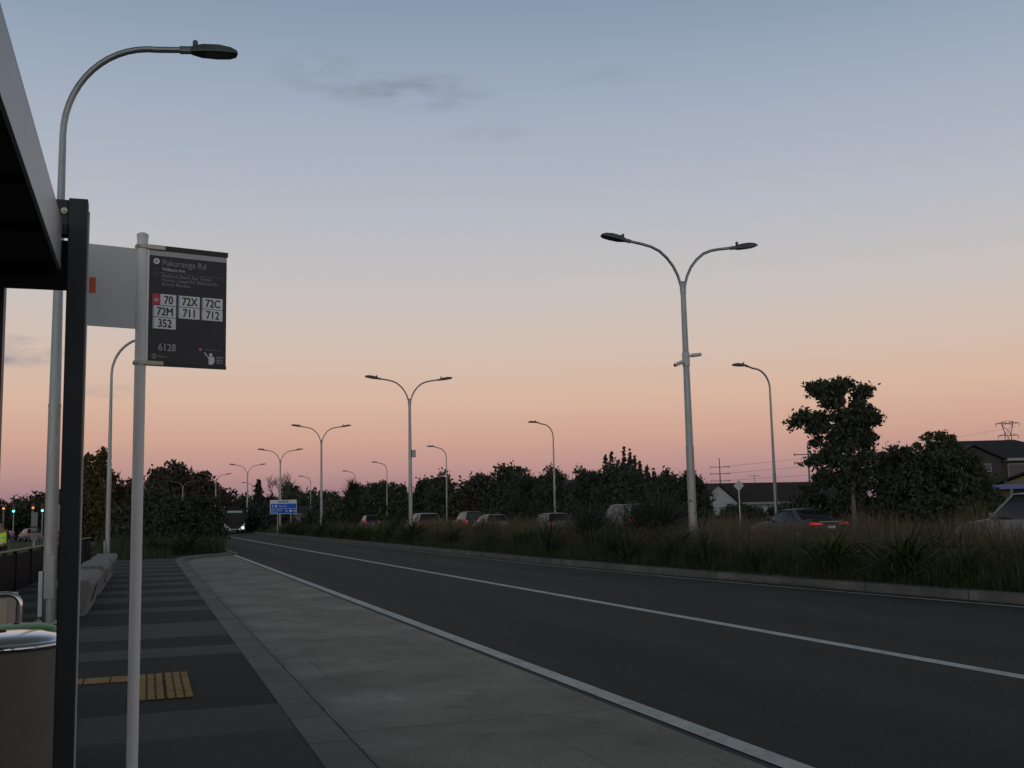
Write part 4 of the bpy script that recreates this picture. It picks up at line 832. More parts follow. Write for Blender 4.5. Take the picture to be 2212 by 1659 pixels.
for i, (x, y, h, w_, m, lb) in enumerate(rowx):
    near = y < 100; tree('roadside_tree', x+off(y), y, .15, shrub_blobs(h*.93, w_*1.2, 50+i, 11), 17000 if near else 10000, .14 if near else .24, m, lb, group='row of trees beyond the main road', r0=.12, clump=.20 if near else .36, per=28, h=h*.8)
# second row behind: fills gaps
back_ = [(40, 195, 6.5, 4, 'dim tree behind the row, between the third double lamp and the left cabbage tree'), (40, 150, 6.2, 4, 'dim tree behind the row, left of the second double lamp'), (40, 128, 5.6, 3.6, 'dim tree behind the row, between second double lamp and third single lamp'),
         (40, 108, 5.2, 3.2, 'dim tree behind the row, above the dark utility vehicle')]
for i, (x, y, h, w_, lb) in enumerate(back_):
    tree('background_tree', x+off(y), y, .1, shrub_blobs(h, w_, 90+i, 10), 4500, .34, leaf_brn if i == 2 else leaf_blk, lb, group='dim trees behind the row', clump=.5, h=h*.8)
for i, (x, y, h, w_, lb) in enumerate([(41.5, 78.5, 1.7, 2.4, 'dark low hedge under the white gable'), (44.5, 75, 1.9, 2.4, 'dark hedge behind the diamond sign post'), (46.5, 71, 1.8, 2.2, 'round hedge bush right of the nearest single lamp post'), (45.5, 64.5, 1.9, 2.2, 'hedge bush behind the trunk of the tall tree'),
        (32.6, 47.5, 2.5, 1.7, 'tall scrub left of the slim trunk of the tall tree'), (32.9, 44.6, 2.7, 1.1, 'dark bush right of the slim trunk of the tall tree'), (33.6, 45.8, 2.4, 1.5, 'dark undergrowth between the tall tree and the rounded tree'), (30.6, 45.0, 1.4, 1.0, 'low scrub at the foot of the tall tree'), (42.5, 45.5, 1.9, 1.5, 'low bush at the right foot of the rounded tree'), (48.6, 80.5, 1.7, 2.4, 'hedge in the gap between diamond sign and single lamp'), (43.5, 57, 2.0, 1.8, 'shaggy bush left of the tall tree')]):
    tree('hedge_bush', x, y, .15, shrub_blobs(h, w_, 300+i, 7), 5000, .13, leaf_dk if i % 2 else leaf_grey, lb, 'bush', 'bushes before the houses', h=h*.6, r0=.05, clump=.18)
# cypress with upright spikes
cy = empty('cypress_tree', (35.2, 75.5, .15), label='dark cypress with several upright spikes, tallest of the far row', cat='tree')
sb = []
for u, zt in ((-1.75, 5.7), (-1.25, 6.0), (-.75, 5.4), (-.25, 6.35), (.2, 6.15), (.55, 5.6), (.95, 5.2), (1.5, 4.9), (2.0, 4.6), (-2.2, 4.6)):
    p = VR*u
    for j in range(15): f = j/14; sb.append((p.x+f*.05, p.y, zt-1.9*(1-f), .26*(1-f)+.07, .26*(1-f)+.07, .14))
crown(sb, 12000, .10, leaf_blk, cy, .05, 14, name='spires', fill=.7)
crown([(VR.x*u, VR.y*u, 2.4, 1.2, 1.2, 1.9) for u in (-1.6, -.4, .8, 1.8)], 9000, .13, leaf_blk, cy, .15, 24, fill=.4); limbs(cy, 5.5, [], .16)

def blades(n, rbase, lmin, lmax, width, droop, elmin, elmax, seg=4, r=None, hold=(0, 0, 0), fold=.35):
    r = r or rng; az = r.uniform(0, 2*np.pi, n); el = np.radians(r.uniform(elmin, elmax, n)); Ln = r.uniform(lmin, lmax, n); rb = rbase*np.sqrt(r.random(n)); a2 = r.uniform(0, 2*np.pi, n)
    base = np.stack([rb*np.cos(a2), rb*np.sin(a2), np.zeros(n)], 1)+np.array(hold); d = np.stack([np.cos(az), np.sin(az)], 1); dr = droop*r.uniform(.4, 1.5, n)
    side = np.stack([-d[:, 1], d[:, 0], np.zeros(n)], 1); W = width*r.uniform(.6, 1.3, n); tw = r.uniform(-.5, .5, n)
    V = np.zeros((n, seg+1, 2, 3)); p = base.copy(); e = el.copy()
    for i in range(seg+1):
        f = i/seg; wf = W*(.55+.9*f if f < .4 else max(.04, 1.0-(f-.4)/.6*.96)); s_ = side.copy(); s_[:, 2] = tw*f
        V[:, i, 0] = p-s_*wf[:, None]*.5; V[:, i, 1] = p+s_*wf[:, None]*.5
        st_ = Ln/seg; p = p+np.stack([np.cos(e)*d[:, 0]*st_, np.cos(e)*d[:, 1]*st_, np.sin(e)*st_], 1); e = e-dr*(f+.25)
    idx = np.arange(n*(seg+1)*2).reshape(n, seg+1, 2); F = np.stack([idx[:, :-1, 0], idx[:, :-1, 1], idx[:, 1:, 1], idx[:, 1:, 0]], -1).reshape(-1, 4)
    return V.reshape(-1, 3), F
def merge(parts):
    Vs, Fs, n = [], [], 0
    for V, F in parts: Vs.append(V); Fs.append(F+n); n += len(V)
    return np.concatenate(Vs), np.concatenate(Fs)
# flax clumps on the median
def flax_proto(nm, n, lo, hi, wd, m, dr=.35):
    V, F = blades(n, .18, lo, hi, wd, dr, 35, 88, 5)
    if m is flax2:      # tall dark flower stalks with seed pods
        V2, F2 = blades(4, .15, 1.5, 2.0, .022, .06, 74, 88, 6); P = []
        for k_ in range(4):
            for f_ in (.55, .65, .74, .82, .9, .97): P.append(V2.reshape(4, 7, 2, 3)[k_, min(6, int(f_*6)), 0]+rng.normal(size=3)*.035)
        V, F = merge([(V, F), (V2, F2), orient_quads(np.array(P), np.full(len(P), .035), 1.5, 2.6)])
    o = bulk(nm, V, F, m); return o
fx = [flax_proto('flax_plant', 120, .75, 1.30, .048, flaxm, .55), flax_proto('flax_plant', 80, .7, 1.15, .042, flax2, .5), flax_proto('flax_plant', 110, .6, 1.05, .036, flaxm, .38), flax_proto('flax_plant', 70, .9, 1.5, .055, flax2, .33)]
GR = 'flax clumps on the median'
named = { # hand placed clumps seen clearly
 (13.0, 18.4, 0, 1.15): 'big sprawling flax clump hanging over the median kerb, in front of the dark sedan',
 (12.6, 20.8, 3, .72): 'dull flax clump spilling onto the kerb left of the biggest flax',
 (14.2, 12.6, 1, 1.15): 'dark flax clump near the right edge of the median',
 (14.7, 24.0, 2, 1.0): 'flax clump just right of the nearest double lamp base',
 (13.4, 25.8, 0, 1.05): 'spreading green flax clump in front of the nearest double lamp',
 (13.2, 31.0, 2, 1.1): 'flax clump at the foot of the toetoe grass',
 (12.9, 36.5, 0, 1.15): 'flax clump on the kerb edge left of the toetoe grass',
 (14.8, 36.0, 3, 1.15): 'upright flax clump right of the right cabbage tree',
 (12.7, 45.5, 1, 1.2): 'flax clump leaning over the kerb below the cream hatchback',
 (12.9, 55.0, 0, 1.2): 'flax clump spilling over the kerb right of the second double lamp',
 (13.2, 60.5, 2, 1.1): 'flax clump at the base of the second double lamp',
 (12.9, 84.0, 3, 1.25): 'dark flax clump on the kerb left of the left cabbage tree',
 (12.9, 98.0, 1, 1.4): 'dark flax clump right of the blue direction sign'}
used = set()
def put_flax(x, y, kx, s_, lb, grp, z=None):
    if z is None: e0 = ek(y)+.28; z = mound((x-e0)/(16.2-e0))-.02
    if kx in used: o = fx[kx].copy(); col.objects.link(o)
    else: o = fx[kx]; used.add(kx)
    place(o, (x+off(y), y, z), random.uniform(0, 6.28), (s_, s_, s_*random.uniform(.9, 1.1))); tag(o, lb, 'flax', grp); return o
for (x, y, kx, s_), lb in named.items(): put_flax(x, y, kx, s_, lb, GR)
r_ = random.Random(5)
for i in range(96):
    y = 9+i*1.05+r_.uniform(-.6, .6); x = r_.choice([r_.uniform(ek(y)+.40, ek(y)+.9), r_.uniform(ek(y)+.6, 15.6)])
    if any(abs(x-a[0]) < .7 and abs(y-a[1]) < 1.0 for a in named): continue
    put_flax(x, y, r_.randrange(4), r_.choice([r_.uniform(.6, .9), r_.uniform(.9, 1.3)]), 'green bladed flax clump among the brown grass of the median', GR)
for i, (x, y, s_, lb) in enumerate([(1.6, 49.8, 1.35, 'spiky pale flax clump at the near corner of the planting bed by the bay end'), (.2, 50.5, 1.1, 'flax clump in the planting bed just right of the bus stop pole'), (2.7, 52.0, 1.15, 'flax clump in the planting bed beside the bus road'), (-.9, 54, 1.0, 'low flax clump left of the bus stop pole at the bed edge')]):
    put_flax(x, y, i, s_, lb, 'flax in the planting bed', .1)
# toetoe and cabbage trees
V, F = merge([blades(520, .45, 1.7, 2.75, .034, .40, 52, 88, 6), blades(300, .4, 1.2, 2.1, .03, .55, 30, 75, 6)])
o = bulk('toetoe_grass', V, F, toe); place(o, (14.9, 30.2, .3), 0, 1.0); tag(o, 'large arching toetoe grass clump in front of the silver minivan', 'grass clump', 'toetoe clumps')
o = o.copy(); col.objects.link(o); place(o, (14.4, 33.6, .3), 2, .8); tag(o, 'smaller toetoe clump left of the large arching one', 'grass clump', 'toetoe clumps')
def cabbage(x, y, h, lb, sp_=1.0):
    root = empty('cabbage_tree', (x, y, .12), label=lb, cat='tree', group='cabbage trees on the median')
    q = MB(); q.tube([(0, 0, -.05), (.03, 0, h*.4), (-.02, .02, h)], [.11, .09, .07], 8); q.build('trunk', barkpale, root, smooth=True)
    V1, F1 = blades(190, .06, .65*sp_, 1.0*sp_, .045, .30, -5, 88, 5, hold=(-.02, .02, h)); V2, F2 = blades(240, .08, .7*sp_, 1.25*sp_, .04, .28, -75, 10, 4, hold=(0, .01, h-.1))
    V3, F3 = blades(260, .10, .7*sp_, 1.3*sp_, .045, .22, -70, 30, 4, hold=(0, 0, h*.62)); V4, F4 = blades(160, .10, .6*sp_, 1.0*sp_, .045, .3, -60, 50, 4, hold=(0, 0, h*.35))
    bulk('leaf_head', *merge([(V1, F1), (V2, F2), (V3, F3), (V4, F4)]), flax2, root); return root
cabbage(15.2, 42.5, 2.35, 'right cabbage tree with drooping strap leaves, in front of the tree row')
cabbage(16.0, 88.0, 3.7, 'left cabbage tree with spiky head, right of the blue sign', 1.35)
# small median bushes, mostly dark, seen beyond the second lamp
mb = [(14.6, 100, 2.0, 1.5, 'dark bush on the median just right of the blue sign'), (14.4, 124, 3.1, 2.0, 'tall dark bush on the median left of the blue sign posts'), (13.9, 135, 3.4, 2.4, 'dark bush on the median just right of the bus'), (15.2, 93.5, 3.0, 1.7, 'bush beside the left cabbage tree'), (14.6, 148, 4.2, 2.6, 'farthest dark bush on the median right of the bus')]
for i, (x, y, h, w_, lb) in enumerate(mb): tree('median_bush', x+off(y), y, .1, shrub_blobs(h, w_, 120+i, 7), 4000, .22, leaf_blk if i != 3 else leaf_mid, lb, 'bush', 'bushes on the far median', h=h*.7, r0=.06, clump=.3)

# median grass (uncountable)
def field(n, s0, s1, t0, t1, lmin, lmax, wd, droop, elmin, elmax, seg, patch=0.0, ph=0.0, tpow=1.0, edge=False):
    t_ = t0+(t1-t0)*rng.random(n)**tpow; u = rng.random(n)
    lo = np.interp(t_, [a for a, b_ in EK], [b_ for a, b_ in EK])+s0 if edge else np.full(n, s0)
    s_ = lo+(s1-lo)*u+np.array([off(a) for a in t_])
    nzv = .5+.5*np.sin(s_*1.9+ph+1.3*np.sin(t_*.7+ph))*np.sin(t_*1.13+ph*2+np.sin(s_*1.4)); keep = rng.random(n) > patch*nzv; t_, s_, nzv, u = t_[keep], s_[keep], nzv[keep], u[keep]; n = len(t_)
    V, F = blades(n, 0, lmin, lmax, wd, droop, elmin, elmax, seg); V = V.reshape(n, -1, 3)
    far = np.clip(t_/40, 1, 3.2); hsc = (.58+.62*(1-nzv))*(.62+.5*np.clip(u*2.2, 0, 1) if edge else 1.0)
    ctr = V[:, :2].mean(1, keepdims=True); w0 = V.reshape(n, seg+1, 2, 3); mid = w0.mean(2, keepdims=True); w0 = mid+(w0-mid)*far[:, None, None, None]; V = w0.reshape(n, -1, 3)
    V = V*hsc[:, None, None]; V[:, :, 0] += s_[:, None]; V[:, :, 1] += t_[:, None]; V[:, :, 2] += (.11+.14*np.sin(np.pi*np.clip(u if edge else 0*u, 0, 1))**.8)[:, None]
    return V.reshape(-1, 3), F
V, F = merge([field(56000, .25, 16.2, 5, 60, .40, .88, .014, .45, 50, 88, 3, .3, 0, 1.0, True), field(16000, .25, 16.2, 60, 200, .4, .8, .016, .4, 50, 88, 2, .2, 0, 1.1, True), field(16000, .25, 13.6, 5, 50, .2, .5, .014, .5, 40, 85, 2, 0, 1, 1, True)])
tag(bulk('green_grass', V, F, g_green), 'green grass covering the planted median', 'grass', kind='stuff')
V, F = merge([field(50000, 1.0, 16.2, 5, 62, .78, 1.20, .011, .22, 62, 89, 3, .8, 2.0, 1.0, True), field(15000, .7, 16.2, 60, 200, .65, 1.0, .012, .25, 60, 88, 2, .4, 2.0, 1.1, True)])
# seed heads: small loose flecks near the blade tips
nb = 52000; 
def flecks(n, t0, t1, size, s0=.8):
    t_ = t0+(t1-t0)*rng.random(n); lo = np.interp(t_, [a for a, b_ in EK], [b_ for a, b_ in EK])+s0; s_ = lo+(16.3-lo)*rng.random(n)+np.array([off(a) for a in t_])
    nzv = .5+.5*np.sin(s_*1.9+2+1.3*np.sin(t_*.7+2))*np.sin(t_*1.13+4+np.sin(s_*1.4)); keep = rng.random(n) > .6*nzv; t_, s_, nzv, lo = t_[keep], s_[keep], nzv[keep], lo[keep]
    z = .12+.13*np.sin(np.pi*np.clip((s_-lo)/(16.3-lo), 0, 1))+(.50+.58*(1-nzv))*rng.uniform(.5, 1.12, len(t_)); return orient_quads(np.stack([s_, t_, z], 1), size*rng.uniform(.5, 1.4, len(t_)), 2.0, 4.0)
V2, F2 = merge([flecks(34000, 5, 60, .014), flecks(10000, 60, 180, .03)])
V, F = merge([(V, F), (V2, F2)])
tag(bulk('brown_seed_grass', V, F, g_tan), 'brown seed headed grass swaying above the green on the median', 'grass', kind='stuff')
def litter(n, t0, t1, seedv):
    r2 = np.random.default_rng(seedv); t_ = r2.uniform(t0, t1, n); s_ = np.interp(t_, [a for a, b_ in EK], [b_ for a, b_ in EK])+r2.normal(.02, .16, n)
    z = np.where(s_ > np.interp(t_, [a for a, b_ in EK], [b_ for a, b_ in EK]), .165, .02); az = r2.uniform(0, 6.28, n); ln_ = r2.uniform(.06, .32, n); wd = r2.uniform(.008, .022, n)
    d = np.stack([np.cos(az), np.sin(az), r2.uniform(-.05, .25, n)], 1)*ln_[:, None]*.5; p_ = np.stack([-np.sin(az), np.cos(az), np.zeros(n)], 1)*wd[:, None]*.5; C = np.stack([s_, t_, z+.02], 1)
    return np.stack([C-d-p_, C+d-p_, C+d+p_, C-d+p_], 1).reshape(-1, 3), np.arange(4*n).reshape(-1, 4)
tag(bulk('dead_leaves', *merge([litter(260, 17.0, 22.0, 1), litter(200, 9, 60, 2), litter(90, 35, 37.5, 3), litter(120, 44, 47, 4)]), mat('dead_leaf', (.13, .105, .065), .9, island=.4)), 'dead flax leaves lying on the median kerb', 'dead leaves', kind='stuff')
# verge grass beyond the main road, in the planting bed and on the lawn edge
V, F = merge([field(14000, 28.9, 37, 25, 80, .5, 1.15, .022, .3, 55, 88, 3, .3, 1), field(9000, 29, 34, 80, 200, .5, 1.1, .05, .3, 55, 88, 2, .3, 1)])
tag(bulk('verge_grass', V, F, g_brown), 'long dull grass on the verge beyond the main road', 'grass', kind='stuff')
V, F = merge([field(9000, -2.2, 3.4, 50, 62, .35, .95, .018, .45, 45, 88, 3, .3, 1), field(5000, -2.2, 3.3, 62, 115, .5, 1.0, .04, .4, 45, 88, 2, .3, 1), field(1500, -2.2, 1.0, 44.8, 50, .2, .6, .016, .45, 45, 88, 3, .3, 1)])
tag(bulk('bed_grass', V, F, g_green), 'tangled grass filling the planting bed at the end of the bus bay', 'grass', kind='stuff')

# ---- left side trees
tree('big_bush', 2.5, 61.0, .1, [(-.6, 0, 1.0, 1.4, 1.2, 1.0), (.5, 0, 1.0, 1.2, 1.2, 1.1), (-.4, .5, 2.0, 1.3, 1.2, .8), (.4, .2, 1.9, 1.1, 1.0, .9), (-1.2, 0, 1.5, 1.0, 1, .8), (.0, 0, 2.5, .8, .8, .5), (.9, -.3, .8, .8, .8, .8), (-1.6, 0, .9, .9, .9, .9)], 20000, .12, leaf_blk, 'large near black bush between the bus stop pole and the bus', 'bush', r0=.12, clump=.2).scale = (.92, .92, .96)
tree('bush', .3, 66, .1, [(-.8, 0, 1.2, 1.3, 1, 1.2), (.7, 0, 1.5, 1.3, 1, 1.4), (0, 0, 2.5, 1.1, 1, .8), (-1.6, 0, .9, .9, .9, .9)], 7000, .17, leaf_dk, 'dark bush directly right of the bus stop pole', 'bush', r0=.1, clump=.25)
tree('big_round_tree', 6.2, 243, 0, [(0, 0, 7, 8, 7, 5), (-5, 0, 6, 5, 5, 4.5), (4.5, 0, 5.5, 5, 5, 4.5), (-1, 0, 11.2, 4.6, 4.5, 2.6), (3, 0, 10, 4.5, 4, 2.6), (-5.5, 0, 9, 3, 3, 2.2), (7.5, 0, 5, 3.5, 3.5, 3.6), (-8, 0, 5, 3, 3, 3)], 15000, .55, leaf_brn, 'big round brownish tree on the skyline behind the large bush', r0=.4, clump=.8, per=30)
def poplar(x, y, spec, lb, n, m=leaf_aut):
    bl = []
    for u, h, w_ in spec:
        for j in range(9): f = j/8; bl.append((u+random.uniform(-.1, .1), random.uniform(-.2, .2), .9+(h-1.1)*f, w_*(1-.72*f)*random.uniform(.8, 1.15), w_*(1-.72*f), h*.09))
    return tree('autumn_tree', x, y, 0, bl, n, .17, m, lb, group='autumn trees on the lawn', r0=.10, clump=.17, per=24, bark=barkpale, fill=.4)
poplar(-3.0, 74.5, [(-.75, 5.9, .95), (.25, 6.1, 1.0), (-.2, 5.0, 1.1)], 'tallest two topped autumn tree right of the shelter post', 11000)
poplar(-1.75, 78.0, [(-.3, 4.7, .95), (.7, 4.3, .8)], 'shorter autumn tree just left of the bus stop pole', 7000)
poplar(-4.1, 78.5, [(0, 4.4, .8)], 'small autumn tree close behind the shelter post', 4000, leaf_brn)
for i, (u, dd, h, w_, m, lb) in enumerate([(-1145, 240, 7.6, 7, leaf_brn, 'skyline tree at the far left edge behind the traffic lights'), (-1068, 235, 7.0, 3.0, leaf_blk, 'small round topped skyline tree above the green traffic light'), (-1030, 240, 8.6, 5.5, leaf_brn, 'domed skyline tree just left of the near lamp pole'), (-975, 245, 7.0, 6, leaf_dk, 'skyline tree behind the shelter post'),
        (-905, 240, 6.5, 6, leaf_dk, 'skyline tree behind the tallest autumn tree'), (-840, 235, 6.8, 6, leaf_brn, 'skyline tree behind the shorter autumn tree'), (-620, 250, 8.0, 6, leaf_brn, 'far tree above the bus'), (-575, 260, 7.6, 6, leaf_dk, 'far tree between the bus and the conical pine'), (-520, 262, 6.8, 5, leaf_blk, 'low far tree beneath the conical pine'),
        (-478, 232, 9.2, 6.5, leaf_brn, 'broad far tree behind the blue direction sign'), (-430, 215, 6.9, 5, leaf_dk, 'far tree between the blue sign and the third double lamp'), (-395, 235, 6.4, 6, leaf_blk, 'far tree behind the third double lamp')]):
    lat = u/2300*dd; x = lat*.946+dd*.324; y = dd*.946-lat*.324
    tree('skyline_tree', x, y, 0, shrub_blobs(h, w_*.8, 200+i, 9), 3600, .55, m, lb, group='trees on the far skyline', r0=.25, clump=.8, per=26, h=h*.75)
for i, (x, y, h, w_, m, lb) in enumerate([(-16.6, 134, 4.6, 2.6, leaf_blk, 'dark street tree at the far left behind the orange signal'), (-13.2, 137, 4.3, 2.6, leaf_dk, 'dark street tree between the first green and second orange signals'), (-10.2, 136, 4.8, 2.6, leaf_blk, 'dark street tree behind the right green signal'), (-7.0, 134, 4.4, 2.4, leaf_brn, 'street tree beyond the box truck'), (-3.2, 133, 4.6, 2.6, leaf_dk, 'street tree behind the tallest autumn tree'), (1.0, 136, 4.6, 2.8, leaf_dk, 'street tree beyond the red car')]):
    tree('street_tree', x, y, 0, shrub_blobs(h, w_, 400+i, 8), 4500, .26, m, lb, group='street trees beyond the side street', r0=.1, clump=.4, h=h*.7)
# conical pine
cp = empty('conical_pine', (22.6, 236, 0), label='narrow conical pine on the skyline left of the blue sign', cat='tree')
crown([(0, 0, 3.5+i*.75, 1.6*(1-i/10)+.12, 1.6*(1-i/10)+.12, .5) for i in range(9)], 2500, .35, leaf_blk, cp, .2, 20); limbs(cp, 9, [], .2)
# bare tree
def bare(x, y, h, lb, sp_):
    root = empty('bare_tree', (x, y, 0), label=lb, cat='tree', group='bare winter trees'); q = MB(); rr = random.Random(int(y))
    def br(p, d, ln, r0, lv):
        e = p+d*ln; q.tube([p, p.lerp(e, .5)+Vector((rr.uniform(-.1, .1), rr.uniform(-.1, .1), 0))*ln*.3, e], [r0, r0*.8, r0*.6], 4, cap=False)
        if lv == 0: return
        for _ in range(4 if lv > 1 else 5):
            nd = (d+Vector((rr.uniform(-1, 1), rr.uniform(-1, 1), rr.uniform(-.3, .7)))*sp_).normalized(); br(p.lerp(e, rr.uniform(.5, 1)), nd, ln*rr.uniform(.55, .8), r0*.55, lv-1)
    br(Vector((0, 0, 0)), Vector((0, 0, 1)), h*.42, .22, 4); q.build('branches', leaf_brn, root)
bare(25.6, 226, 11.6, 'bare twiggy tree rising above the broad far tree behind the blue sign', .75)
bare(14.6, 252, 10.0, 'small bare tree on the skyline above the bus', .8)

# ------------------------------------------------------------------ houses
def wallm(n, c): return mat(n, c, .85, var=.08, scale=3)
def roofm(n, c): return mat(n, c, .85, var=.25, scale=6, stretch=(1, 1, 4))
def house(name, x, y, rz, L_, W_, eave, ridge, wm, rm, label, over=.35, z=0.1, windows=(), fascia=True, hip=False):
    """ridge along local X; near wall at local -Y"""
    root = empty(name, (x, y, z), rz, label=label, cat='house', group='houses beyond the main road')
    q = MB(); hw = W_/2; hl = L_/2
    q.add([(-hl, -hw, 0), (hl, -hw, 0), (hl, hw, 0), (-hl, hw, 0), (-hl, -hw, eave), (hl, -hw, eave), (hl, hw, eave), (-hl, hw, eave), (-hl+(W_*.4 if hip else 0), 0, ridge-.1), (hl-(W_*.4 if hip else 0), 0, ridge-.1)],
          [(0, 1, 5, 4), (2, 3, 7, 6), (1, 2, 6, 9, 5) if not hip else (1, 2, 6, 5), (3, 0, 4, 8, 7) if not hip else (3, 0, 4, 7)]); q.build('wall', wm, root)
    hh = hw+over; ll = hl+over*.7; dz = (ridge-eave)*over/hw; hp_ = W_*.45 if hip else 0; q = MB(); th = .12
    for sy in (-1, 1):
        a = [(-ll, sy*hh, eave-dz), (ll, sy*hh, eave-dz), (ll-hp_, 0, ridge), (-ll+hp_, 0, ridge)]; q.hexa(a+[(p[0], p[1], p[2]+th) for p in a])
    if hip:
        for sx in (-1, 1):
            a = [(sx*ll, -hh, eave-dz), (sx*ll, hh, eave-dz), (sx*(ll-hp_), .01, ridge), (sx*(ll-hp_), -.01, ridge)]; q.hexa(a+[(p[0], p[1], p[2]+th) for p in a])
    q.build('roof', rm, root)
    if fascia:
        q = MB()
        for sy in (-1, 1): q.box(-ll, ll, sy*(hh+.005), sy*(hh+.06), eave-dz-.10, eave-dz+.10)
        q.build('gutter', mat('gutter_white', (.30, .32, .32), .5), root)
    for (wx, wz, ww, wh, lit) in windows:
        q = MB(); q.box(wx-ww/2-.06, wx+ww/2+.06, -hw-.05, -hw+.01, wz-wh/2-.06, wz+wh/2+.06); fr = q.build('window', mat('frame_white', (.3, .3, .3), .6), root)
        q = MB(); q.box(wx-ww/2, wx+ww/2, -hw-.06, -hw-.052, wz-wh/2, wz+wh/2); q.build('pane', mat('pane_lit', (.3, .25, .15), .4, emit=(1, .8, .45, .55)) if lit else glass_car, fr)
    return root
rf_brown = roofm('roof_brown_tile', (.035, .026, .022)); rf_dark = roofm('roof_dark_tile', (.022, .022, .026)); rf_green = roofm('roof_green', (.030, .045, .040)); rf_red = roofm('roof_red', (.12, .045, .03))
wl_white = wallm('wall_white', (.46, .48, .49)); wl_brown = wallm('wall_brown', (.050, .046, .044)); wl_cream = wallm('wall_cream', (.20, .165, .10)); wl_grey = wallm('wall_grey', (.20, .20, .20))
# long low house, white gable towards the road
hc = house('long_house', 55.2, 87.2, R(-4), 16.0, 5.2, 2.15, 3.75, wl_white, rf_brown, 'long low house with brown tiled roof and white gutter behind the diamond sign')
# its white end gable projects towards the road at the left
q = MB(); q.add([(-9.2, -4.5, 0), (-5.6, -4.5, 0), (-5.6, -2.4, 0), (-9.2, -2.4, 0), (-9.2, -4.5, 2.0), (-5.6, -4.5, 2.0), (-5.6, -2.4, 2.0), (-9.2, -2.4, 2.0), (-7.4, -4.5, 3.55), (-7.4, -2.4, 3.55)], [(0, 1, 5, 8, 4), (2, 3, 7, 9, 6), (1, 2, 6, 5), (3, 0, 4, 7)]); q.build('gable_wall', wl_white, hc)
q = MB()
for sx in (-1, 1):
    a = [(-7.4+sx*2.1, -4.75, 1.84), (-7.4+sx*2.1, -.5, 1.84), (-7.4, -.5, 3.62), (-7.4, -4.75, 3.62)]; q.hexa(a+[(p[0], p[1], p[2]+.12) for p in a])
q.build('gable_roof', rf_brown, hc)
q = MB(); q.tube([(-1.5, 0, 3.7), (-1.5, 0, 4.6)], .03, 6)
for k_ in range(5): q.tube([(-1.9+.2*k_, -.25, 4.5), (-1.9+.2*k_, .25, 4.5)], .018, 5)
q.tube([(-2.1, 0, 4.5), (-.9, 0, 4.5)], .018, 5); q.build('aerial', galv, hc)
house('two_storey_house', 63.8, 69.3, R(-22), 12, 8, 4.9, 6.4, wl_brown, rf_dark, 'dark two storey house with hipped roof at the right edge, behind the rounded tree', windows=[(-3.2, 4.2, .6, .5, True), (-1.6, 3.9, .7, .9, False), (1.0, 3.9, 1.2, 1.0, False)], hip=True)
ha = [o for o in bpy.data.objects if o.name.startswith('two_storey_house')][0]
q = MB(); q.add([(-4.6, -5.2, 0), (-.6, -5.2, 0), (-.6, -3.9, 0), (-4.6, -3.9, 0), (-4.6, -5.2, 4.8), (-.6, -5.2, 4.8), (-.6, -3.9, 4.8), (-4.6, -3.9, 4.8), (-2.6, -5.2, 5.75), (-2.6, -3.9, 5.75)], [(0, 1, 5, 8, 4), (2, 3, 7, 9, 6), (1, 2, 6, 5), (3, 0, 4, 7)]); q.build('bay_wall', wl_brown, ha)
q = MB()
for sx in (-1, 1):
    a = [(-2.6+sx*2.4, -5.5, 4.68), (-2.6+sx*2.4, -2.5, 4.68), (-2.6, -2.5, 5.85), (-2.6, -5.5, 5.85)]; q.hexa(a+[(p[0], p[1], p[2]+.10) for p in a])
q.build('bay_roof', rf_dark, ha)
for wx, lit, ww in ((-3.5, True, .45), (-1.75, False, .7)):
    q = MB(); q.box(wx-ww/2-.05, wx+ww/2+.05, -5.25, -5.19, 3.85, 4.45); fr = q.build('window', mat('frame_white', (.3, .3, .3), .6), ha)
    q = MB(); q.box(wx-ww/2, wx+ww/2, -5.262, -5.252, 3.9, 4.4); q.build('pane', mat('pane_lit', (.3, .25, .15), .4, emit=(1, .8, .45, .55)) if lit else glass_car, fr)
# low house with cream gable facing the road
hb = empty('gabled_house', (48.9, 47.6, .1), R(-44), label='low house with cream gable and pale blue fascia at the right edge', cat='house', group='houses beyond the main road')
q = MB(); q.add([(-3, 0, 0), (4, 0, 0), (4, 6, 0), (-3, 6, 0), (-3, 0, 2.5), (4, 0, 2.5), (4, 6, 2.5), (-3, 6, 2.5), (.5, 0, 3.75), (.5, 6, 3.75)], [(0, 1, 5, 8, 4), (2, 3, 7, 9, 6), (1, 2, 6, 5), (3, 0, 4, 7)]); q.build('wall', wl_cream, hb)
q = MB()
for sx in (-1, 1):
    a = [(.5+sx*4.0, -.5, 2.42), (.5+sx*4.0, 6.3, 2.42), (.5, 6.3, 3.85), (.5, -.5, 3.85)]; q.hexa(a+[(p[0], p[1], p[2]+.12) for p in a])
q.build('roof', rf_dark, hb)
q = MB(); q.box(-3.3, 4.3, -.75, -.02, 2.25, 2.50); q.build('fascia', mat('fascia_blue', (.16, .20, .42), .6), hb)
q = MB(); q.box(-2.2, 3.2, -.03, -.002, .1, 2.2); q.build('door', mat('garage_dark', (.04, .04, .045), .6), hb)
for k_ in range(4):
    q = MB(); q.box(-2.4+1.7*k_, -2.25+1.7*k_, -.72, -.57, 0, 2.25); q.build('veranda_post', wl_grey, hb)
house('green_roofed_house', 55, 108, R(-15), 9, 7, 2.3, 3.6, wl_grey, rf_green, 'low house with dull green roof just left of the white gable')
house('red_roofed_house', 58, 124, R(-15), 10, 7, 2.8, 4.7, wl_grey, rf_red, 'house with red roof showing just left of the nearest double lamp')
house('flat_roofed_house', 44, 104, R(-10), 9, 7, 4.2, 4.8, wl_white, rf_dark, 'house with dark low roof showing between the trees below the second single lamp')
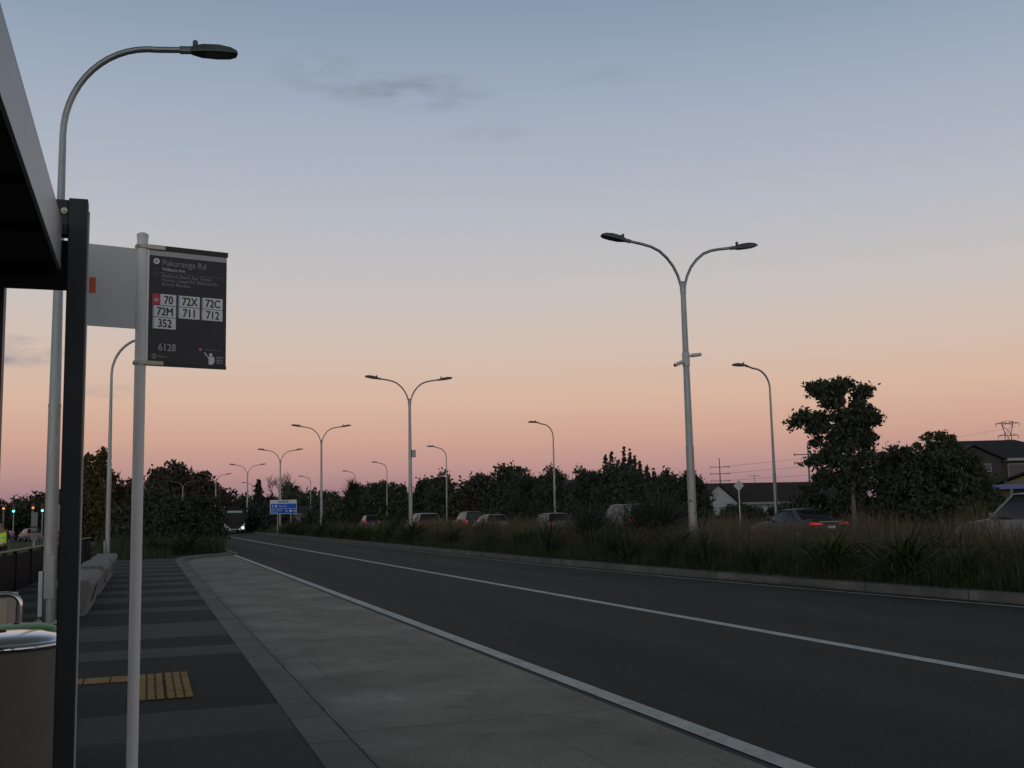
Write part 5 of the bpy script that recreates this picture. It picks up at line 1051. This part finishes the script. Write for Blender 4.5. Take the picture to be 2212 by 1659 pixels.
house('distant_house', 28.6, 195, R(0), 9, 8, 2.35, 3.6, wl_grey, rf_dark, 'distant low house with white eave right of the blue sign')
house('corner_house', -7, 158, R(5), 9, 8, 4.2, 6.0, wl_grey, rf_dark, 'grey house with pale eave behind the near lamp pole')

# ------------------------------------------------------------------ pylons and lines
pyl = mat('pylon_steel', (.20, .19, .20), .7)
py = empty('lattice_pylon', (321, 334, 0), R(-40), label='tall lattice electricity pylon on the skyline at the right', cat='pylon')
q = MB(); H_ = 33.5; lv = [(0, 4.0), (8, 3.2), (16, 2.3), (21, 1.6), (25, 1.2), (29, 1.1), (32, 1.9), (33.5, 1.9)]
for i in range(len(lv)-1):
    z0, a0 = lv[i]; z1, a1 = lv[i+1]
    c0 = [(-a0, -a0*.8), (a0, -a0*.8), (a0, a0*.8), (-a0, a0*.8)]; c1 = [(-a1, -a1*.8), (a1, -a1*.8), (a1, a1*.8), (-a1, a1*.8)]
    for k_ in range(4):
        q.tube([(*c0[k_], z0), (*c1[k_], z1)], .10, 4); q.tube([(*c0[k_], z0), (*c1[(k_+1) % 4], z1)], .06, 4); q.tube([(*c0[(k_+1) % 4], z0), (*c1[k_], z1)], .06, 4)
q.build('tower', pyl, py)
q = MB()
for z, a in ((32.8, 4.2), (28.0, 3.6), (23.0, 4.2)):
    q.tube([(-a, 0, z), (a, 0, z)], .13, 4); q.tube([(-a, 0, z), (0, 0, z+1.0), (a, 0, z)], .09, 4)
    for sx in (-1, 1): q.tube([(sx*a, 0, z), (sx*a, 0, z-1.3)], .12, 5)
q.build('cross_arm', pyl, py)
def mono(x, y, h, arms, lb, rz=R(-20)):
    root = empty('power_pole', (x, y, 0), rz, label=lb, cat='power pole', group='slim power poles'); q = MB(); q.tube([(0, 0, 0), (0, 0, h)], [.28, .12], 8); q.build('pole', pyl, root)
    q = MB()
    for f in arms: q.tube([(-2.6, 0, f), (2.6, 0, f)], .10, 5); q.tube([(-2.6, 0, f-.3), (-2.6, 0, f+.3)], .10, 5); q.tube([(2.6, 0, f-.3), (2.6, 0, f+.3)], .10, 5)
    q.build('cross_arm', pyl, root)
mono(152, 265, 15.9, (13.4, 11.5, 9.5), 'slim pole with three cross arms above the white gabled house')
mono(119, 174, 13.2, (11.6, 10.0), 'slim power pole behind the left side of the tall tree')
for i, (z0, z1, dy) in enumerate(((32.8, 13.4, 6), (28, 11.5, 5), (23, 9.5, 6))):
    q = MB(); a = Vector((321+dy*.7, 334, z0-1.2)); c = Vector((152, 265, z1)); pts = [a.lerp(c, j/14)-Vector((0, 0, 4*math.sin(math.pi*j/14)*.35)) for j in range(15)]; q.tube(pts, .035, 4)
    o = q.build('power_line', pyl); tag(o, ('top', 'middle', 'lowest')[i]+' overhead wire running from the lattice pylon to the slim pole', 'wire', 'overhead wires')
